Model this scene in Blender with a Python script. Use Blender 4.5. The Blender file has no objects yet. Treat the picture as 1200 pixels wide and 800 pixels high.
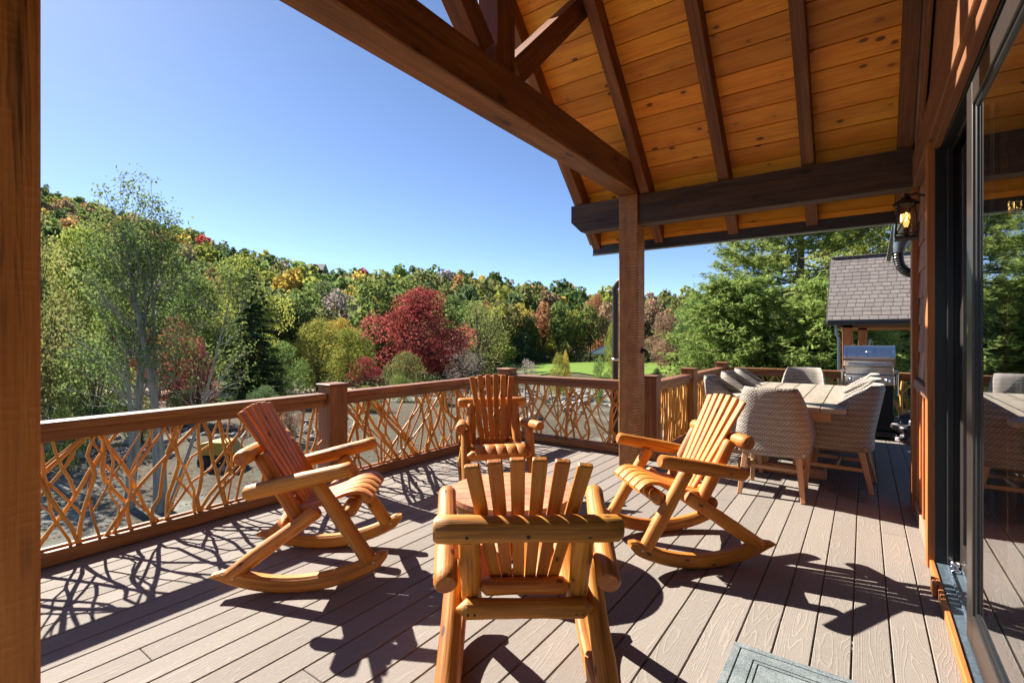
import bpy, math, random
import numpy as np
from mathutils import Vector as V, Matrix, Euler, Quaternion, noise as mnoise

rng = random.Random(7)
NR = np.random.default_rng(11)
sc = bpy.context.scene
COL = sc.collection
R = math.radians

# ------------------------------------------------------------------ camera, world, sun, exposure
H = 1.386                      # eye height above the deck boards
YAW = R(35.48)
cam_d = bpy.data.cameras.new('camera')
cam_d.sensor_width = 36.0
cam_d.lens = 578.0 / 1200.0 * 36.0
cam_d.shift_y = -5.0 / 1200.0
cam_d.clip_start = 0.05
cam_d.clip_end = 8000
cam = bpy.data.objects.new('camera', cam_d)
COL.objects.link(cam)
cam.location = (0, 0, H)
cam.rotation_euler = (R(90), 0, YAW)
sc.camera = cam

SUN_TRAVEL = V((1.30, -0.07, -1.0)).normalized()
sun_el = math.asin(-SUN_TRAVEL.z)
sun_rot = math.atan2(-SUN_TRAVEL.x, -SUN_TRAVEL.y) % (2 * math.pi)
world = bpy.data.worlds.new('World')
sc.world = world
world.use_nodes = True
wnt = world.node_tree
bg = wnt.nodes['Background']
sky = wnt.nodes.new('ShaderNodeTexSky')
sky.sky_type = 'NISHITA'
sky.sun_disc = False
sky.sun_elevation = sun_el
sky.sun_rotation = sun_rot
sky.altitude = 1500
sky.air_density = 0.56
sky.dust_density = 0.3
sky.ozone_density = 2.5
wnt.links.new(sky.outputs[0], bg.inputs[0])
bg.inputs[1].default_value = 0.05
sun_d = bpy.data.lights.new('sun', 'SUN')
sun_d.energy = 3.2
sun_d.angle = R(0.5)
sun_d.color = (1.0, 0.93, 0.82)
sun = bpy.data.objects.new('sun', sun_d)
COL.objects.link(sun)
sun.rotation_euler = SUN_TRAVEL.to_track_quat('-Z', 'Y').to_euler()
sc.view_settings.view_transform = 'Standard'
sc.view_settings.look = 'None'
sc.view_settings.exposure = 2.3
sc.view_settings.gamma = 1.0
sc.view_settings.use_curve_mapping = False
sc.render.engine = 'CYCLES'
sc.cycles.use_denoising = True
sc.cycles.max_bounces = 8
sc.cycles.diffuse_bounces = 4
sc.cycles.glossy_bounces = 3
sc.cycles.transparent_max_bounces = 10
sc.cycles.caustics_reflective = False
sc.cycles.caustics_refractive = False

# ------------------------------------------------------------------ material helpers
class NT:
    def __init__(s, name):
        s.m = bpy.data.materials.new(name)
        s.m.use_nodes = True
        s.t = s.m.node_tree
        s.p = s.t.nodes['Principled BSDF']
        s.out = s.t.nodes['Material Output']
    def n(s, typ, **kw):
        nd = s.t.nodes.new(typ)
        for k, v in kw.items():
            setattr(nd, k, v)
        return nd
    def link(s, a, b):
        s.t.links.new(a, b)
    def put(s, sock, v):
        if hasattr(v, 'is_linked') or hasattr(v, 'links'):
            s.t.links.new(v, sock)
        else:
            sock.default_value = v
    def math(s, op, a, b=0.0, c=0.0, clamp=False):
        nd = s.n('ShaderNodeMath', operation=op, use_clamp=clamp)
        s.put(nd.inputs[0], a)
        s.put(nd.inputs[1], b)
        if len(nd.inputs) > 2:
            s.put(nd.inputs[2], c)
        return nd.outputs[0]
    def vmath(s, op, a, b=(0, 0, 0)):
        nd = s.n('ShaderNodeVectorMath', operation=op)
        s.put(nd.inputs[0], a)
        s.put(nd.inputs[1], b)
        return nd.outputs[0]
    def noise(s, vec, scale, detail=3, rough=0.55, dist=0.0):
        nd = s.n('ShaderNodeTexNoise')
        s.put(nd.inputs['Vector'], vec)
        nd.inputs['Scale'].default_value = scale
        nd.inputs['Detail'].default_value = detail
        nd.inputs['Roughness'].default_value = rough
        nd.inputs['Distortion'].default_value = dist
        return nd.outputs[0]
    def vor(s, vec, scale, feature='F1'):
        nd = s.n('ShaderNodeTexVoronoi', feature=feature)
        s.put(nd.inputs['Vector'], vec)
        nd.inputs['Scale'].default_value = scale
        return nd
    def ramp(s, fac, stops):
        nd = s.n('ShaderNodeValToRGB')
        e = nd.color_ramp.elements
        while len(e) < len(stops):
            e.new(0.5)
        for i, (p, c) in enumerate(stops):
            e[i].position = p
            e[i].color = (*c, 1) if len(c) == 3 else c
        s.put(nd.inputs[0], fac)
        return nd.outputs[0]
    def rng(s, v, a, b, c=0.0, d=1.0):
        nd = s.n('ShaderNodeMapRange')
        s.put(nd.inputs[0], v)
        for i, x in enumerate((a, b, c, d)):
            s.put(nd.inputs[1 + i], x)
        return nd.outputs[0]
    def mix(s, fac, a, b, mode='MIX'):
        nd = s.n('ShaderNodeMix', data_type='RGBA', blend_type=mode)
        s.put(nd.inputs[0], fac)
        for i, x in ((6, a), (7, b)):
            if isinstance(x, tuple):
                nd.inputs[i].default_value = (*x[:3], 1)
            else:
                s.t.links.new(x, nd.inputs[i])
        return nd.outputs[2]
    def bump(s, h, strength=0.3, dist=0.01):
        nd = s.n('ShaderNodeBump')
        nd.inputs['Strength'].default_value = strength
        nd.inputs['Distance'].default_value = dist
        s.put(nd.inputs['Height'], h)
        s.t.links.new(nd.outputs[0], s.p.inputs['Normal'])
    def base(s, c, rough=0.5, metal=0.0, spec=0.5):
        s.put(s.p.inputs['Base Color'], c if not isinstance(c, tuple) else (*c, 1))
        s.put(s.p.inputs['Roughness'], rough)
        s.p.inputs['Metallic'].default_value = metal
        s.p.inputs['Specular IOR Level'].default_value = spec
        return s
    def gc(s, shift=40.0):
        a = s.n('ShaderNodeAttribute', attribute_name='gc')
        oi = s.n('ShaderNodeObjectInfo')
        k = s.math('MULTIPLY', oi.outputs['Random'], shift)
        cb = s.n('ShaderNodeCombineXYZ')
        s.put(cb.inputs[0], k)
        s.put(cb.inputs[1], s.math('MULTIPLY', k, 0.37))
        s.put(cb.inputs[2], s.math('MULTIPLY', k, 0.71))
        return s.vmath('ADD', a.outputs['Vector'], cb.outputs[0]), oi.outputs['Random']

def wood(name, dark, mid, light, rough=0.5, knots=0.6, bump=0.25, saw=0.0, coat=0.0, tint=0.25, knotcol=None, streak=0.0, gscale=1.0, kscale=(3.4, 9.0), sawcol=0.0, kth=1.0, kgate=(0.25, 0.6)):
    s = NT(name)
    g, rnd = s.gc()
    fine = s.noise(s.vmath('MULTIPLY', g, (3 * gscale, 95 * gscale, 95 * gscale)), 1.0, 3, 0.6)
    broad = s.noise(s.vmath('MULTIPLY', g, (1.3, 11, 11)), 1.0, 3, 0.5, 0.6)
    f = s.math('ADD', s.math('MULTIPLY', fine, 0.5), s.math('MULTIPLY', broad, 0.5))
    c = s.ramp(f, [(0.33, dark), (0.5, mid), (0.67, light)])
    if knots:
        vv = s.vor(s.vmath('MULTIPLY', g, (kscale[0], kscale[1], kscale[1])), 1.0)
        kd = s.math('ADD', vv.outputs['Distance'], s.math('MULTIPLY', s.math('SUBTRACT', fine, 0.5), 0.12))
        k = s.math('MULTIPLY', s.rng(kd, 0.075 * kth, 0.125 * kth, 1.0, 0.0), s.rng(s.math('FRACT', s.math('MULTIPLY', vv.outputs['Color'], 3.7)), kgate[0], kgate[1]))
        halo = s.math('MULTIPLY', s.rng(kd, 0.10 * kth, 0.42 * kth, 1.0, 0.0), 0.45)
        c = s.mix(s.math('MULTIPLY', halo, knots), c, dark)
        c = s.mix(s.math('MULTIPLY', k, knots), c, knotcol or tuple(0.35 * x for x in dark))
    if streak:
        st = s.noise(s.vmath('MULTIPLY', g, (0.9, 26, 26)), 1.0, 4, 0.65, 0.8)
        c = s.mix(s.math('MULTIPLY', s.rng(st, 0.52, 0.62), streak), c, tuple(0.18 * x for x in dark))
    hv = s.n('ShaderNodeHueSaturation')
    s.put(hv.inputs['Value'], s.rng(rnd, 0, 1, 1 - tint, 1 + tint))
    s.put(hv.inputs['Hue'], s.rng(s.math('FRACT', s.math('MULTIPLY', rnd, 7.3)), 0, 1, 0.493, 0.507))
    s.put(hv.inputs['Color'], c)
    s.base(hv.outputs[0], s.rng(fine, 0.2, 0.8, rough - 0.08, rough + 0.1))
    h = s.math('ADD', fine, s.math('MULTIPLY', broad, 0.7))
    if saw:
        ra = s.n('ShaderNodeAttribute', attribute_name='gc')
        sx = s.n('ShaderNodeSeparateXYZ'); s.link(ra.outputs['Vector'], sx.inputs[0])
        xx = s.math('ADD', sx.outputs[0], s.math('MULTIPLY', sx.outputs[1], 0.75))
        xx = s.math('SUBTRACT', xx, s.math('MULTIPLY', s.math('POWER', s.math('ABSOLUTE', s.math('ADD', sx.outputs[1], 0.05)), 2.0), 3.5))
        xx = s.math('ADD', xx, s.math('MULTIPLY', s.noise(g, 6, 2), 0.03))
        wv = s.math('ABSOLUTE', s.math('SINE', s.math('MULTIPLY', xx, 105.0)))
        lines = s.math('MULTIPLY', s.rng(wv, 0.72, 0.98), s.rng(s.noise(s.vmath('MULTIPLY', g, (9, 14, 14)), 1.0, 3), 0.38, 0.62))
        h = s.math('ADD', h, s.math('MULTIPLY', lines, saw))
        if sawcol:
            cc = s.mix(s.math('MULTIPLY', lines, sawcol), hv.outputs[0], tuple(min(1, x * 1.9) for x in light))
            s.put(s.p.inputs['Base Color'], cc)
    s.bump(h, bump, 0.006)
    if coat:
        s.p.inputs['Coat Weight'].default_value = coat
        s.p.inputs['Coat Roughness'].default_value = 0.22
    return s.m

def plain(name, c, rough=0.5, metal=0.0, nz=0.0, nscale=60, bumps=0.0, spec=0.5, coat=0.0):
    s = NT(name)
    g, rnd = s.gc(9)
    if nz:
        n = s.noise(g, nscale, 4, 0.6)
        col = s.mix(s.rng(n, 0.3, 0.7), tuple(x * (1 - nz) for x in c), tuple(min(1, x * (1 + nz)) for x in c))
        s.base(col, s.rng(n, 0.2, 0.8, max(0.02, rough - 0.08), rough + 0.08), metal, spec)
        if bumps:
            s.bump(n, bumps, 0.003)
    else:
        s.base(c, rough, metal, spec)
    if coat:
        s.p.inputs['Coat Weight'].default_value = coat
    return s.m

M = {}
M['log'] = wood('honey_log', (0.33, 0.098, 0.010), (0.53, 0.198, 0.020), (0.63, 0.275, 0.040), 0.56, 0.95, 0.45, coat=0.0, tint=0.10, knotcol=(0.06, 0.016, 0.004), kscale=(8.0, 15), kth=1.35, streak=0.45, kgate=(0.05, 0.25))
M['slat'] = wood('honey_slat', (0.35, 0.105, 0.012), (0.50, 0.175, 0.020), (0.58, 0.24, 0.034), 0.54, 0.9, 0.35, coat=0.0, tint=0.12, knotcol=(0.07, 0.02, 0.005), kscale=(6, 14), kth=1.2, kgate=(0.3, 0.5))
M['header'] = wood('brown_header', (0.15, 0.055, 0.018), (0.23, 0.088, 0.027), (0.30, 0.125, 0.042), 0.6, 0.5, 0.3, tint=0.12)
s = NT('log_end')
g, rnd = s.gc(0.0)
sx = s.n('ShaderNodeSeparateXYZ'); s.link(g, sx.inputs[0])
rad = s.math('SQRT', s.math('ADD', s.math('POWER', sx.outputs[1], 2.0), s.math('POWER', sx.outputs[2], 2.0)))
n = s.noise(g, 40, 3)
rr = s.math('SINE', s.math('MULTIPLY', s.math('ADD', rad, s.math('MULTIPLY', n, 0.006)), 950))
s.base(s.ramp(s.math('ADD', s.math('MULTIPLY', rr, 0.25), n), [(0.25, (0.30, 0.09, 0.015)), (0.8, (0.48, 0.17, 0.035))]), 0.5)
M['log_end'] = s.m
M['timber'] = wood('dark_stained_timber', (0.105, 0.034, 0.010), (0.185, 0.064, 0.018), (0.28, 0.108, 0.032), 0.6, 0.9, 0.5, tint=0.12, kscale=(2.6, 6.0), kth=1.5, streak=0.4)
M['timber_dark'] = wood('weathered_dark_timber', (0.036, 0.018, 0.011), (0.068, 0.034, 0.020), (0.115, 0.060, 0.034), 0.65, 0.8, 0.5, tint=0.1, kscale=(2.6, 6.0), kth=1.4, streak=0.5)
M['post'] = wood('rough_sawn_post', (0.34, 0.13, 0.020), (0.48, 0.205, 0.034), (0.58, 0.28, 0.056), 0.65, 0.7, 0.5, saw=0.22, tint=0.06, streak=0.85, sawcol=0.03, kscale=(1.6, 7), kth=1.6)
M['post_saw'] = wood('circular_sawn_post', (0.17, 0.068, 0.019), (0.265, 0.112, 0.032), (0.35, 0.165, 0.055), 0.65, 0.4, 0.5, saw=1.5, tint=0.06, sawcol=0.75)
M['ceiling'] = wood('knotty_pine', (0.60, 0.205, 0.010), (0.82, 0.325, 0.020), (0.90, 0.43, 0.042), 0.5, 0.9, 0.12, tint=0.2, knotcol=(0.07, 0.02, 0.005), kscale=(4.4, 8.5), kth=1.35, kgate=(0.05, 0.3), gscale=0.8, streak=0.12)
M['rail'] = wood('stained_rail', (0.125, 0.040, 0.010), (0.215, 0.080, 0.020), (0.34, 0.145, 0.040), 0.55, 0.7, 0.35, coat=0.06, tint=0.15, streak=0.3)
M['branch'] = wood('laurel_branch', (0.36, 0.145, 0.026), (0.54, 0.255, 0.050), (0.64, 0.345, 0.09), 0.5, 0.6, 0.25, tint=0.25)
M['cedar'] = wood('cedar_trim', (0.26, 0.075, 0.02), (0.38, 0.125, 0.03), (0.46, 0.17, 0.045), 0.55, 0.4, 0.2, tint=0.12)
M['shingle'] = wood('cedar_shingle', (0.20, 0.10, 0.06), (0.30, 0.16, 0.10), (0.36, 0.21, 0.14), 0.7, 0.0, 0.3, tint=0.25)
M['bark_edge'] = wood('bark_edge', (0.10, 0.05, 0.03), (0.20, 0.11, 0.07), (0.34, 0.22, 0.16), 0.85, 0.0, 1.0, tint=0.1, gscale=0.5)
M['teak'] = wood('weathered_teak', (0.28, 0.23, 0.165), (0.37, 0.31, 0.23), (0.45, 0.385, 0.295), 0.6, 0.0, 0.2, tint=0.14)
M['teak_leg'] = wood('oiled_teak', (0.34, 0.18, 0.08), (0.46, 0.26, 0.12), (0.54, 0.33, 0.17), 0.5, 0.0, 0.15, tint=0.12)
M['table_red'] = wood('terracotta_stain', (0.42, 0.16, 0.075), (0.53, 0.22, 0.11), (0.60, 0.28, 0.15), 0.45, 0.3, 0.12, tint=0.08)
M['bronze'] = plain('bronze_aluminium', (0.095, 0.082, 0.076), 0.35, 0.75)
M['black_frame'] = plain('black_frame', (0.012, 0.013, 0.015), 0.35)
M['sillmetal'] = plain('anodised_sill', (0.14, 0.19, 0.24), 0.35, 0.5, 0.25, 40)
M['black'] = plain('black_paint', (0.012, 0.012, 0.013), 0.42, 0, 0.3, 30)
M['gutter'] = plain('black_gutter', (0.02, 0.021, 0.024), 0.4)
M['fascia'] = plain('dark_fascia', (0.035, 0.028, 0.028), 0.5, 0, 0.2, 30)
M['fascia_edge'] = plain('drip_edge', (0.25, 0.30, 0.27), 0.5)
M['steel'] = plain('stainless_steel', (0.62, 0.62, 0.63), 0.2, 1.0, 0.06, 25)
M['chrome'] = plain('chrome', (0.8, 0.8, 0.82), 0.12, 1.0)
M['bolt'] = plain('zinc_bolt', (0.6, 0.6, 0.58), 0.35, 0.9)
M['castiron'] = plain('dark_hook', (0.02, 0.015, 0.012), 0.5)
M['cloth'] = plain('grey_cushion', (0.20, 0.20, 0.21), 0.9, 0, 0.2, 300, 0.2)
M['bag'] = plain('black_vinyl', (0.035, 0.032, 0.038), 0.38, 0, 0.4, 30, 0.3)
M['bagside'] = plain('mauve_lining', (0.30, 0.25, 0.28), 0.6, 0, 0.2, 30)
M['yellow'] = plain('yellow_paint', (0.36, 0.24, 0.025), 0.55, 0, 0.15, 15)
M['rubber'] = plain('rubber', (0.02, 0.02, 0.02), 0.8)
M['stone'] = plain('grey_stone', (0.26, 0.24, 0.22), 0.9, 0, 0.4, 3, 0.6)
M['interior'] = plain('interior_wall', (0.16, 0.09, 0.05), 0.8, 0, 0.1, 3)
M['white'] = plain('white_canvas', (0.8, 0.8, 0.8), 0.6)
M['label'] = plain('sticker', (0.55, 0.16, 0.12), 0.5)

# composite decking: embossed cathedral grain
s = NT('composite_decking')
g, rnd = s.gc(90)
warp = s.noise(s.vmath('MULTIPLY', g, (1.0, 9.5, 0)), 1.0, 1.2, 0.4, 0.25)
ln = s.math('FRACT', s.math('ADD', s.math('MULTIPLY', warp, 24), s.math('MULTIPLY', s.noise(s.vmath('MULTIPLY', g, (14, 30, 0)), 1.0, 2), 0.55)))
ridge = s.rng(s.math('ABSOLUTE', s.math('SUBTRACT', ln, 0.5)), 0.0, 0.17, 1.0, 0.0)
nz = s.noise(s.vmath('MULTIPLY', g, (60, 220, 60)), 1.0, 3, 0.6)
big = s.noise(g, 1.7, 3, 0.6)
c = s.ramp(nz, [(0.3, (0.200, 0.174, 0.152)), (0.7, (0.258, 0.226, 0.200))])
c = s.mix(s.math('MULTIPLY', ridge, 0.27), c, (0.34, 0.30, 0.27))
c = s.mix(s.rng(big, 0.35, 0.75, 0, 0.35), c, (0.195, 0.168, 0.148))
hv = s.n('ShaderNodeHueSaturation'); s.put(hv.inputs['Value'], s.rng(rnd, 0, 1, 0.9, 1.1)); s.put(hv.inputs['Color'], c)
# tidemarks where water has run out from under the dining table
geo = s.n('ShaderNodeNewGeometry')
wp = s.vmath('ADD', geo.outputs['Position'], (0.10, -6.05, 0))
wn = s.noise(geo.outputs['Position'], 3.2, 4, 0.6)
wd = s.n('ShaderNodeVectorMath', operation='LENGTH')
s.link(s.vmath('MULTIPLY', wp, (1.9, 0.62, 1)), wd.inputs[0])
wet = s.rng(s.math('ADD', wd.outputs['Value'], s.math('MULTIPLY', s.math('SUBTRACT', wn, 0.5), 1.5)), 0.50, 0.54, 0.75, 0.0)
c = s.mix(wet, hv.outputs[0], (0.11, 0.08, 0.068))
s.base(c, s.rng(wet, 0, 1, 0.85, 0.3), spec=0.22)
s.bump(s.math('ADD', ridge, s.math('MULTIPLY', nz, 0.5)), 0.35, 0.003)
M['deck'] = s.m

# wicker weave
s = NT('wicker')
g, rnd = s.gc(0)
sx = s.n('ShaderNodeSeparateXYZ'); s.link(g, sx.inputs[0])
row = s.math('MULTIPLY', sx.outputs[1], 62)
colm = s.math('MULTIPLY', sx.outputs[0], 30)
par = s.math('MULTIPLY', s.math('MODULO', s.math('FLOOR', row), 2.0), 0.5)
a1 = s.math('ABSOLUTE', s.math('SINE', s.math('MULTIPLY', row, math.pi)))
a2 = s.math('ABSOLUTE', s.math('SINE', s.math('MULTIPLY', s.math('ADD', colm, par), math.pi)))
hgt = s.math('MULTIPLY', s.math('POWER', a1, 0.5), s.math('ADD', s.math('MULTIPLY', a2, 0.75), 0.25))
nz = s.noise(s.vmath('MULTIPLY', g, (12, 105, 1)), 1.0, 2)
c = s.mix(s.rng(hgt, 0.1, 0.7), (0.07, 0.056, 0.045), s.ramp(nz, [(0.3, (0.32, 0.272, 0.222)), (0.7, (0.51, 0.45, 0.38))]))
band = s.rng(s.math('SINE', s.math('MULTIPLY', sx.outputs[1], 130.0)), -1, 1, 0.0, 0.42)
c = s.mix(band, c, (0.12, 0.098, 0.08))
s.base(c, 0.65)
s.bump(hgt, 0.7, 0.006)
M['wicker'] = s.m

# felt door mat
s = NT('felt_mat')
g, rnd = s.gc(0)
n1 = s.noise(g, 230, 3, 0.7); n2 = s.noise(g, 9, 3)
c = s.ramp(s.math('ADD', s.math('MULTIPLY', n1, 0.7), s.math('MULTIPLY', n2, 0.3)), [(0.38, (0.075, 0.095, 0.105)), (0.62, (0.27, 0.30, 0.31))])
s.base(c, 0.95, spec=0.1); s.bump(n1, 0.6, 0.004)
M['mat'] = s.m

# glass: thin panes, angle dependent mirror over clear
def glass(name, tint, ior):
    s = NT(name)
    geo = s.n('ShaderNodeNewGeometry')
    dt = s.n('ShaderNodeVectorMath', operation='DOT_PRODUCT')
    s.link(geo.outputs['Normal'], dt.inputs[0]); s.link(geo.outputs['Incoming'], dt.inputs[1])
    f0 = ((ior - 1) / (ior + 1)) ** 2
    om = s.math('SUBTRACT', 1.0, s.math('ABSOLUTE', dt.outputs['Value']), clamp=True)
    fres = s.math('ADD', s.math('MULTIPLY', s.math('POWER', om, 3.2), 1 - f0), f0)
    tr = s.n('ShaderNodeBsdfTransparent'); tr.inputs[0].default_value = (*tint, 1)
    gl = s.n('ShaderNodeBsdfGlossy'); gl.inputs['Roughness'].default_value = 0.0
    gl.inputs[0].default_value = (0.95, 0.97, 1.0, 1)
    mx = s.n('ShaderNodeMixShader')
    s.link(fres, mx.inputs[0]); s.link(tr.outputs[0], mx.inputs[1]); s.link(gl.outputs[0], mx.inputs[2])
    s.link(mx.outputs[0], s.out.inputs[0])
    return s.m
M['glass'] = glass('door_glass', (0.72, 0.78, 0.78), 1.75)
M['lampglass'] = glass('lantern_glass', (0.93, 0.86, 0.70), 1.4)
s = NT('lit_filament')
s.p.inputs['Emission Color'].default_value = (1.0, 0.62, 0.22, 1)
s.p.inputs['Emission Strength'].default_value = 3.5
s.base((1.0, 0.7, 0.3), 0.3)
M['bulb'] = s.m
s = NT('bulb_glow')
s.p.inputs['Emission Color'].default_value = (1.0, 0.55, 0.16, 1)
s.p.inputs['Emission Strength'].default_value = 0.3
s.base((0.8, 0.5, 0.2), 0.3)
M['bulb_glow'] = s.m

# asphalt shingles
s = NT('asphalt_shingles')
g, rnd = s.gc(23)
br = s.n('ShaderNodeTexBrick')
s.put(br.inputs['Vector'], g)
br.inputs['Scale'].default_value = 1.0
br.inputs['Brick Width'].default_value = 0.17; br.inputs['Row Height'].default_value = 400.0
br.inputs['Mortar Size'].default_value = 0.008; br.offset = 0.37; br.inputs['Bias'].default_value = 0.0
br.inputs['Color1'].default_value = (0.215, 0.185, 0.168, 1); br.inputs['Color2'].default_value = (0.16, 0.138, 0.125, 1)
br.inputs['Mortar'].default_value = (0.065, 0.056, 0.052, 1)
n1 = s.noise(g, 45, 3, 0.7)
s.base(s.mix(s.rng(n1, 0.3, 0.7, 0, 0.4), br.outputs[0], (0.24, 0.21, 0.20)), 0.95, spec=0.2)
s.bump(s.math('ADD', s.math('MULTIPLY', br.outputs['Fac'], -1.5), n1), 0.5, 0.02)
M['asphalt'] = s.m

# foliage
def leafmat(name, c1, c2, trans=0.48, objvar=0.12):
    s = NT(name)
    a = s.n('ShaderNodeAttribute', attribute_name='rnd')
    oi = s.n('ShaderNodeObjectInfo')
    c = s.mix(a.outputs['Fac'], c1, c2)
    hv = s.n('ShaderNodeHueSaturation')
    s.put(hv.inputs['Hue'], s.rng(oi.outputs['Random'], 0, 1, 0.5 - objvar * 0.18, 0.5 + objvar * 0.12))
    s.put(hv.inputs['Value'], s.rng(s.math('FRACT', s.math('MULTIPLY', oi.outputs['Random'], 5.7)), 0, 1, 1 - objvar * 1.6, 1 + objvar * 1.6))
    s.put(hv.inputs['Color'], c)
    d = s.n('ShaderNodeBsdfDiffuse'); t = s.n('ShaderNodeBsdfTranslucent')
    s.link(hv.outputs[0], d.inputs[0]); s.link(hv.outputs[0], t.inputs[0])
    mx = s.n('ShaderNodeMixShader'); mx.inputs[0].default_value = trans
    s.link(d.outputs[0], mx.inputs[1]); s.link(t.outputs[0], mx.inputs[2])
    s.link(mx.outputs[0], s.out.inputs[0])
    return s.m
LEAF = {
 'green': ((0.110, 0.175, 0.055), (0.215, 0.285, 0.085)),
 'dark_green': ((0.080, 0.130, 0.060), (0.170, 0.225, 0.095)),
 'olive': ((0.160, 0.180, 0.065), (0.285, 0.290, 0.105)),
 'yellow_green': ((0.20, 0.240, 0.052), (0.38, 0.385, 0.090)),
 'gold': ((0.40, 0.28, 0.058), (0.58, 0.45, 0.115)),
 'orange': ((0.34, 0.185, 0.075), (0.47, 0.30, 0.135)),
 'red': ((0.34, 0.070, 0.055), (0.50, 0.15, 0.110)),
 'crimson': ((0.17, 0.036, 0.034), (0.41, 0.120, 0.090)),
 'russet': ((0.27, 0.190, 0.115), (0.39, 0.285, 0.175)),
 'conifer': ((0.055, 0.105, 0.048), (0.130, 0.185, 0.075)),
 'pine': ((0.125, 0.220, 0.060), (0.330, 0.415, 0.115)),
 'grey_twig': ((0.27, 0.225, 0.205), (0.41, 0.35, 0.32)),
}
for k, (a, b) in LEAF.items():
    M['leaf_' + k] = leafmat('leaf_' + k, a, b)
s = NT('far_foliage')
a = s.n('ShaderNodeAttribute', attribute_name='col')
d = s.n('ShaderNodeBsdfDiffuse'); t = s.n('ShaderNodeBsdfTranslucent')
s.link(a.outputs['Color'], d.inputs[0]); s.link(a.outputs['Color'], t.inputs[0])
mx = s.n('ShaderNodeMixShader'); mx.inputs[0].default_value = 0.45
s.link(d.outputs[0], mx.inputs[1]); s.link(t.outputs[0], mx.inputs[2]); s.link(mx.outputs[0], s.out.inputs[0])
M['far'] = s.m
M['bark'] = wood('grey_bark', (0.14, 0.135, 0.118), (0.25, 0.25, 0.215), (0.38, 0.39, 0.34), 0.9, 0.0, 0.9, tint=0.15, gscale=0.35)
M['bark_dark'] = wood('brown_bark', (0.06, 0.045, 0.035), (0.10, 0.08, 0.06), (0.17, 0.14, 0.11), 0.9, 0.0, 0.9, tint=0.15, gscale=0.35)

# ground: gravel, dirt, leaf litter, tree shade painted into the yard
s = NT('gravel_ground')
geo = s.n('ShaderNodeNewGeometry')
P = geo.outputs['Position']
n1 = s.noise(P, 0.30, 6, 0.7); n2 = s.noise(P, 5.0, 5, 0.7); n3 = s.noise(P, 28, 3, 0.7)
grav = s.ramp(n3, [(0.3, (0.15, 0.158, 0.142)), (0.7, (0.31, 0.32, 0.285))])
dirt = s.ramp(n2, [(0.3, (0.15, 0.118, 0.088)), (0.7, (0.27, 0.225, 0.175))])
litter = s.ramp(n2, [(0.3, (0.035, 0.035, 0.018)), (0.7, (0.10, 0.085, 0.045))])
c = s.mix(s.rng(n1, 0.52, 0.68, 0, 0.8), grav, dirt)
ln = s.n('ShaderNodeVectorMath', operation='LENGTH'); s.link(P, ln.inputs[0])
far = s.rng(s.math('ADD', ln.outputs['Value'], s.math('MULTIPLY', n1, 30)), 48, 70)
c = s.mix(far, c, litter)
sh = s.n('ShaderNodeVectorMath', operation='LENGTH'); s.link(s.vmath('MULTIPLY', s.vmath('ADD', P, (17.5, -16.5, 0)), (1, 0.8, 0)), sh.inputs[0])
shaded_litter = s.rng(s.math('ADD', sh.outputs['Value'], s.math('MULTIPLY', s.noise(P, 0.45, 5, 0.65), 20)), 18.5, 23.0, 0.9, 0.0)  # leaf litter under the trees, its dark tone also painting in their shade
c = s.mix(shaded_litter, c, s.ramp(n2, [(0.3, (0.03, 0.025, 0.018)), (0.72, (0.13, 0.10, 0.07))]))
moss = s.rng(s.noise(P, 0.5, 4, 0.6), 0.5, 0.65, 0, 0.45)
c = s.mix(moss, c, (0.11, 0.13, 0.075))
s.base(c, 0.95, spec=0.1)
s.bump(s.math('ADD', n2, n3), 0.7, 0.05)
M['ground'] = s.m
s = NT('mown_grass')
geo = s.n('ShaderNodeNewGeometry')
n1 = s.noise(geo.outputs['Position'], 0.16, 4, 0.6); n2 = s.noise(geo.outputs['Position'], 6, 4, 0.7)
s.base(s.mix(s.rng(n2, 0.3, 0.7, 0, 0.6), s.ramp(n1, [(0.35, (0.115, 0.185, 0.032)), (0.65, (0.175, 0.255, 0.045))]), (0.10, 0.18, 0.03)), 0.95, spec=0.1)
s.bump(n2, 0.5, 0.05)
M['lawn'] = s.m
s = NT('dirt_track')
geo = s.n('ShaderNodeNewGeometry')
n2 = s.noise(geo.outputs['Position'], 3, 5, 0.7)
s.base(s.ramp(n2, [(0.3, (0.27, 0.21, 0.15)), (0.7, (0.40, 0.33, 0.25))]), 0.95, spec=0.1)
s.bump(n2, 0.5, 0.04)
M['track'] = s.m

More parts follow.
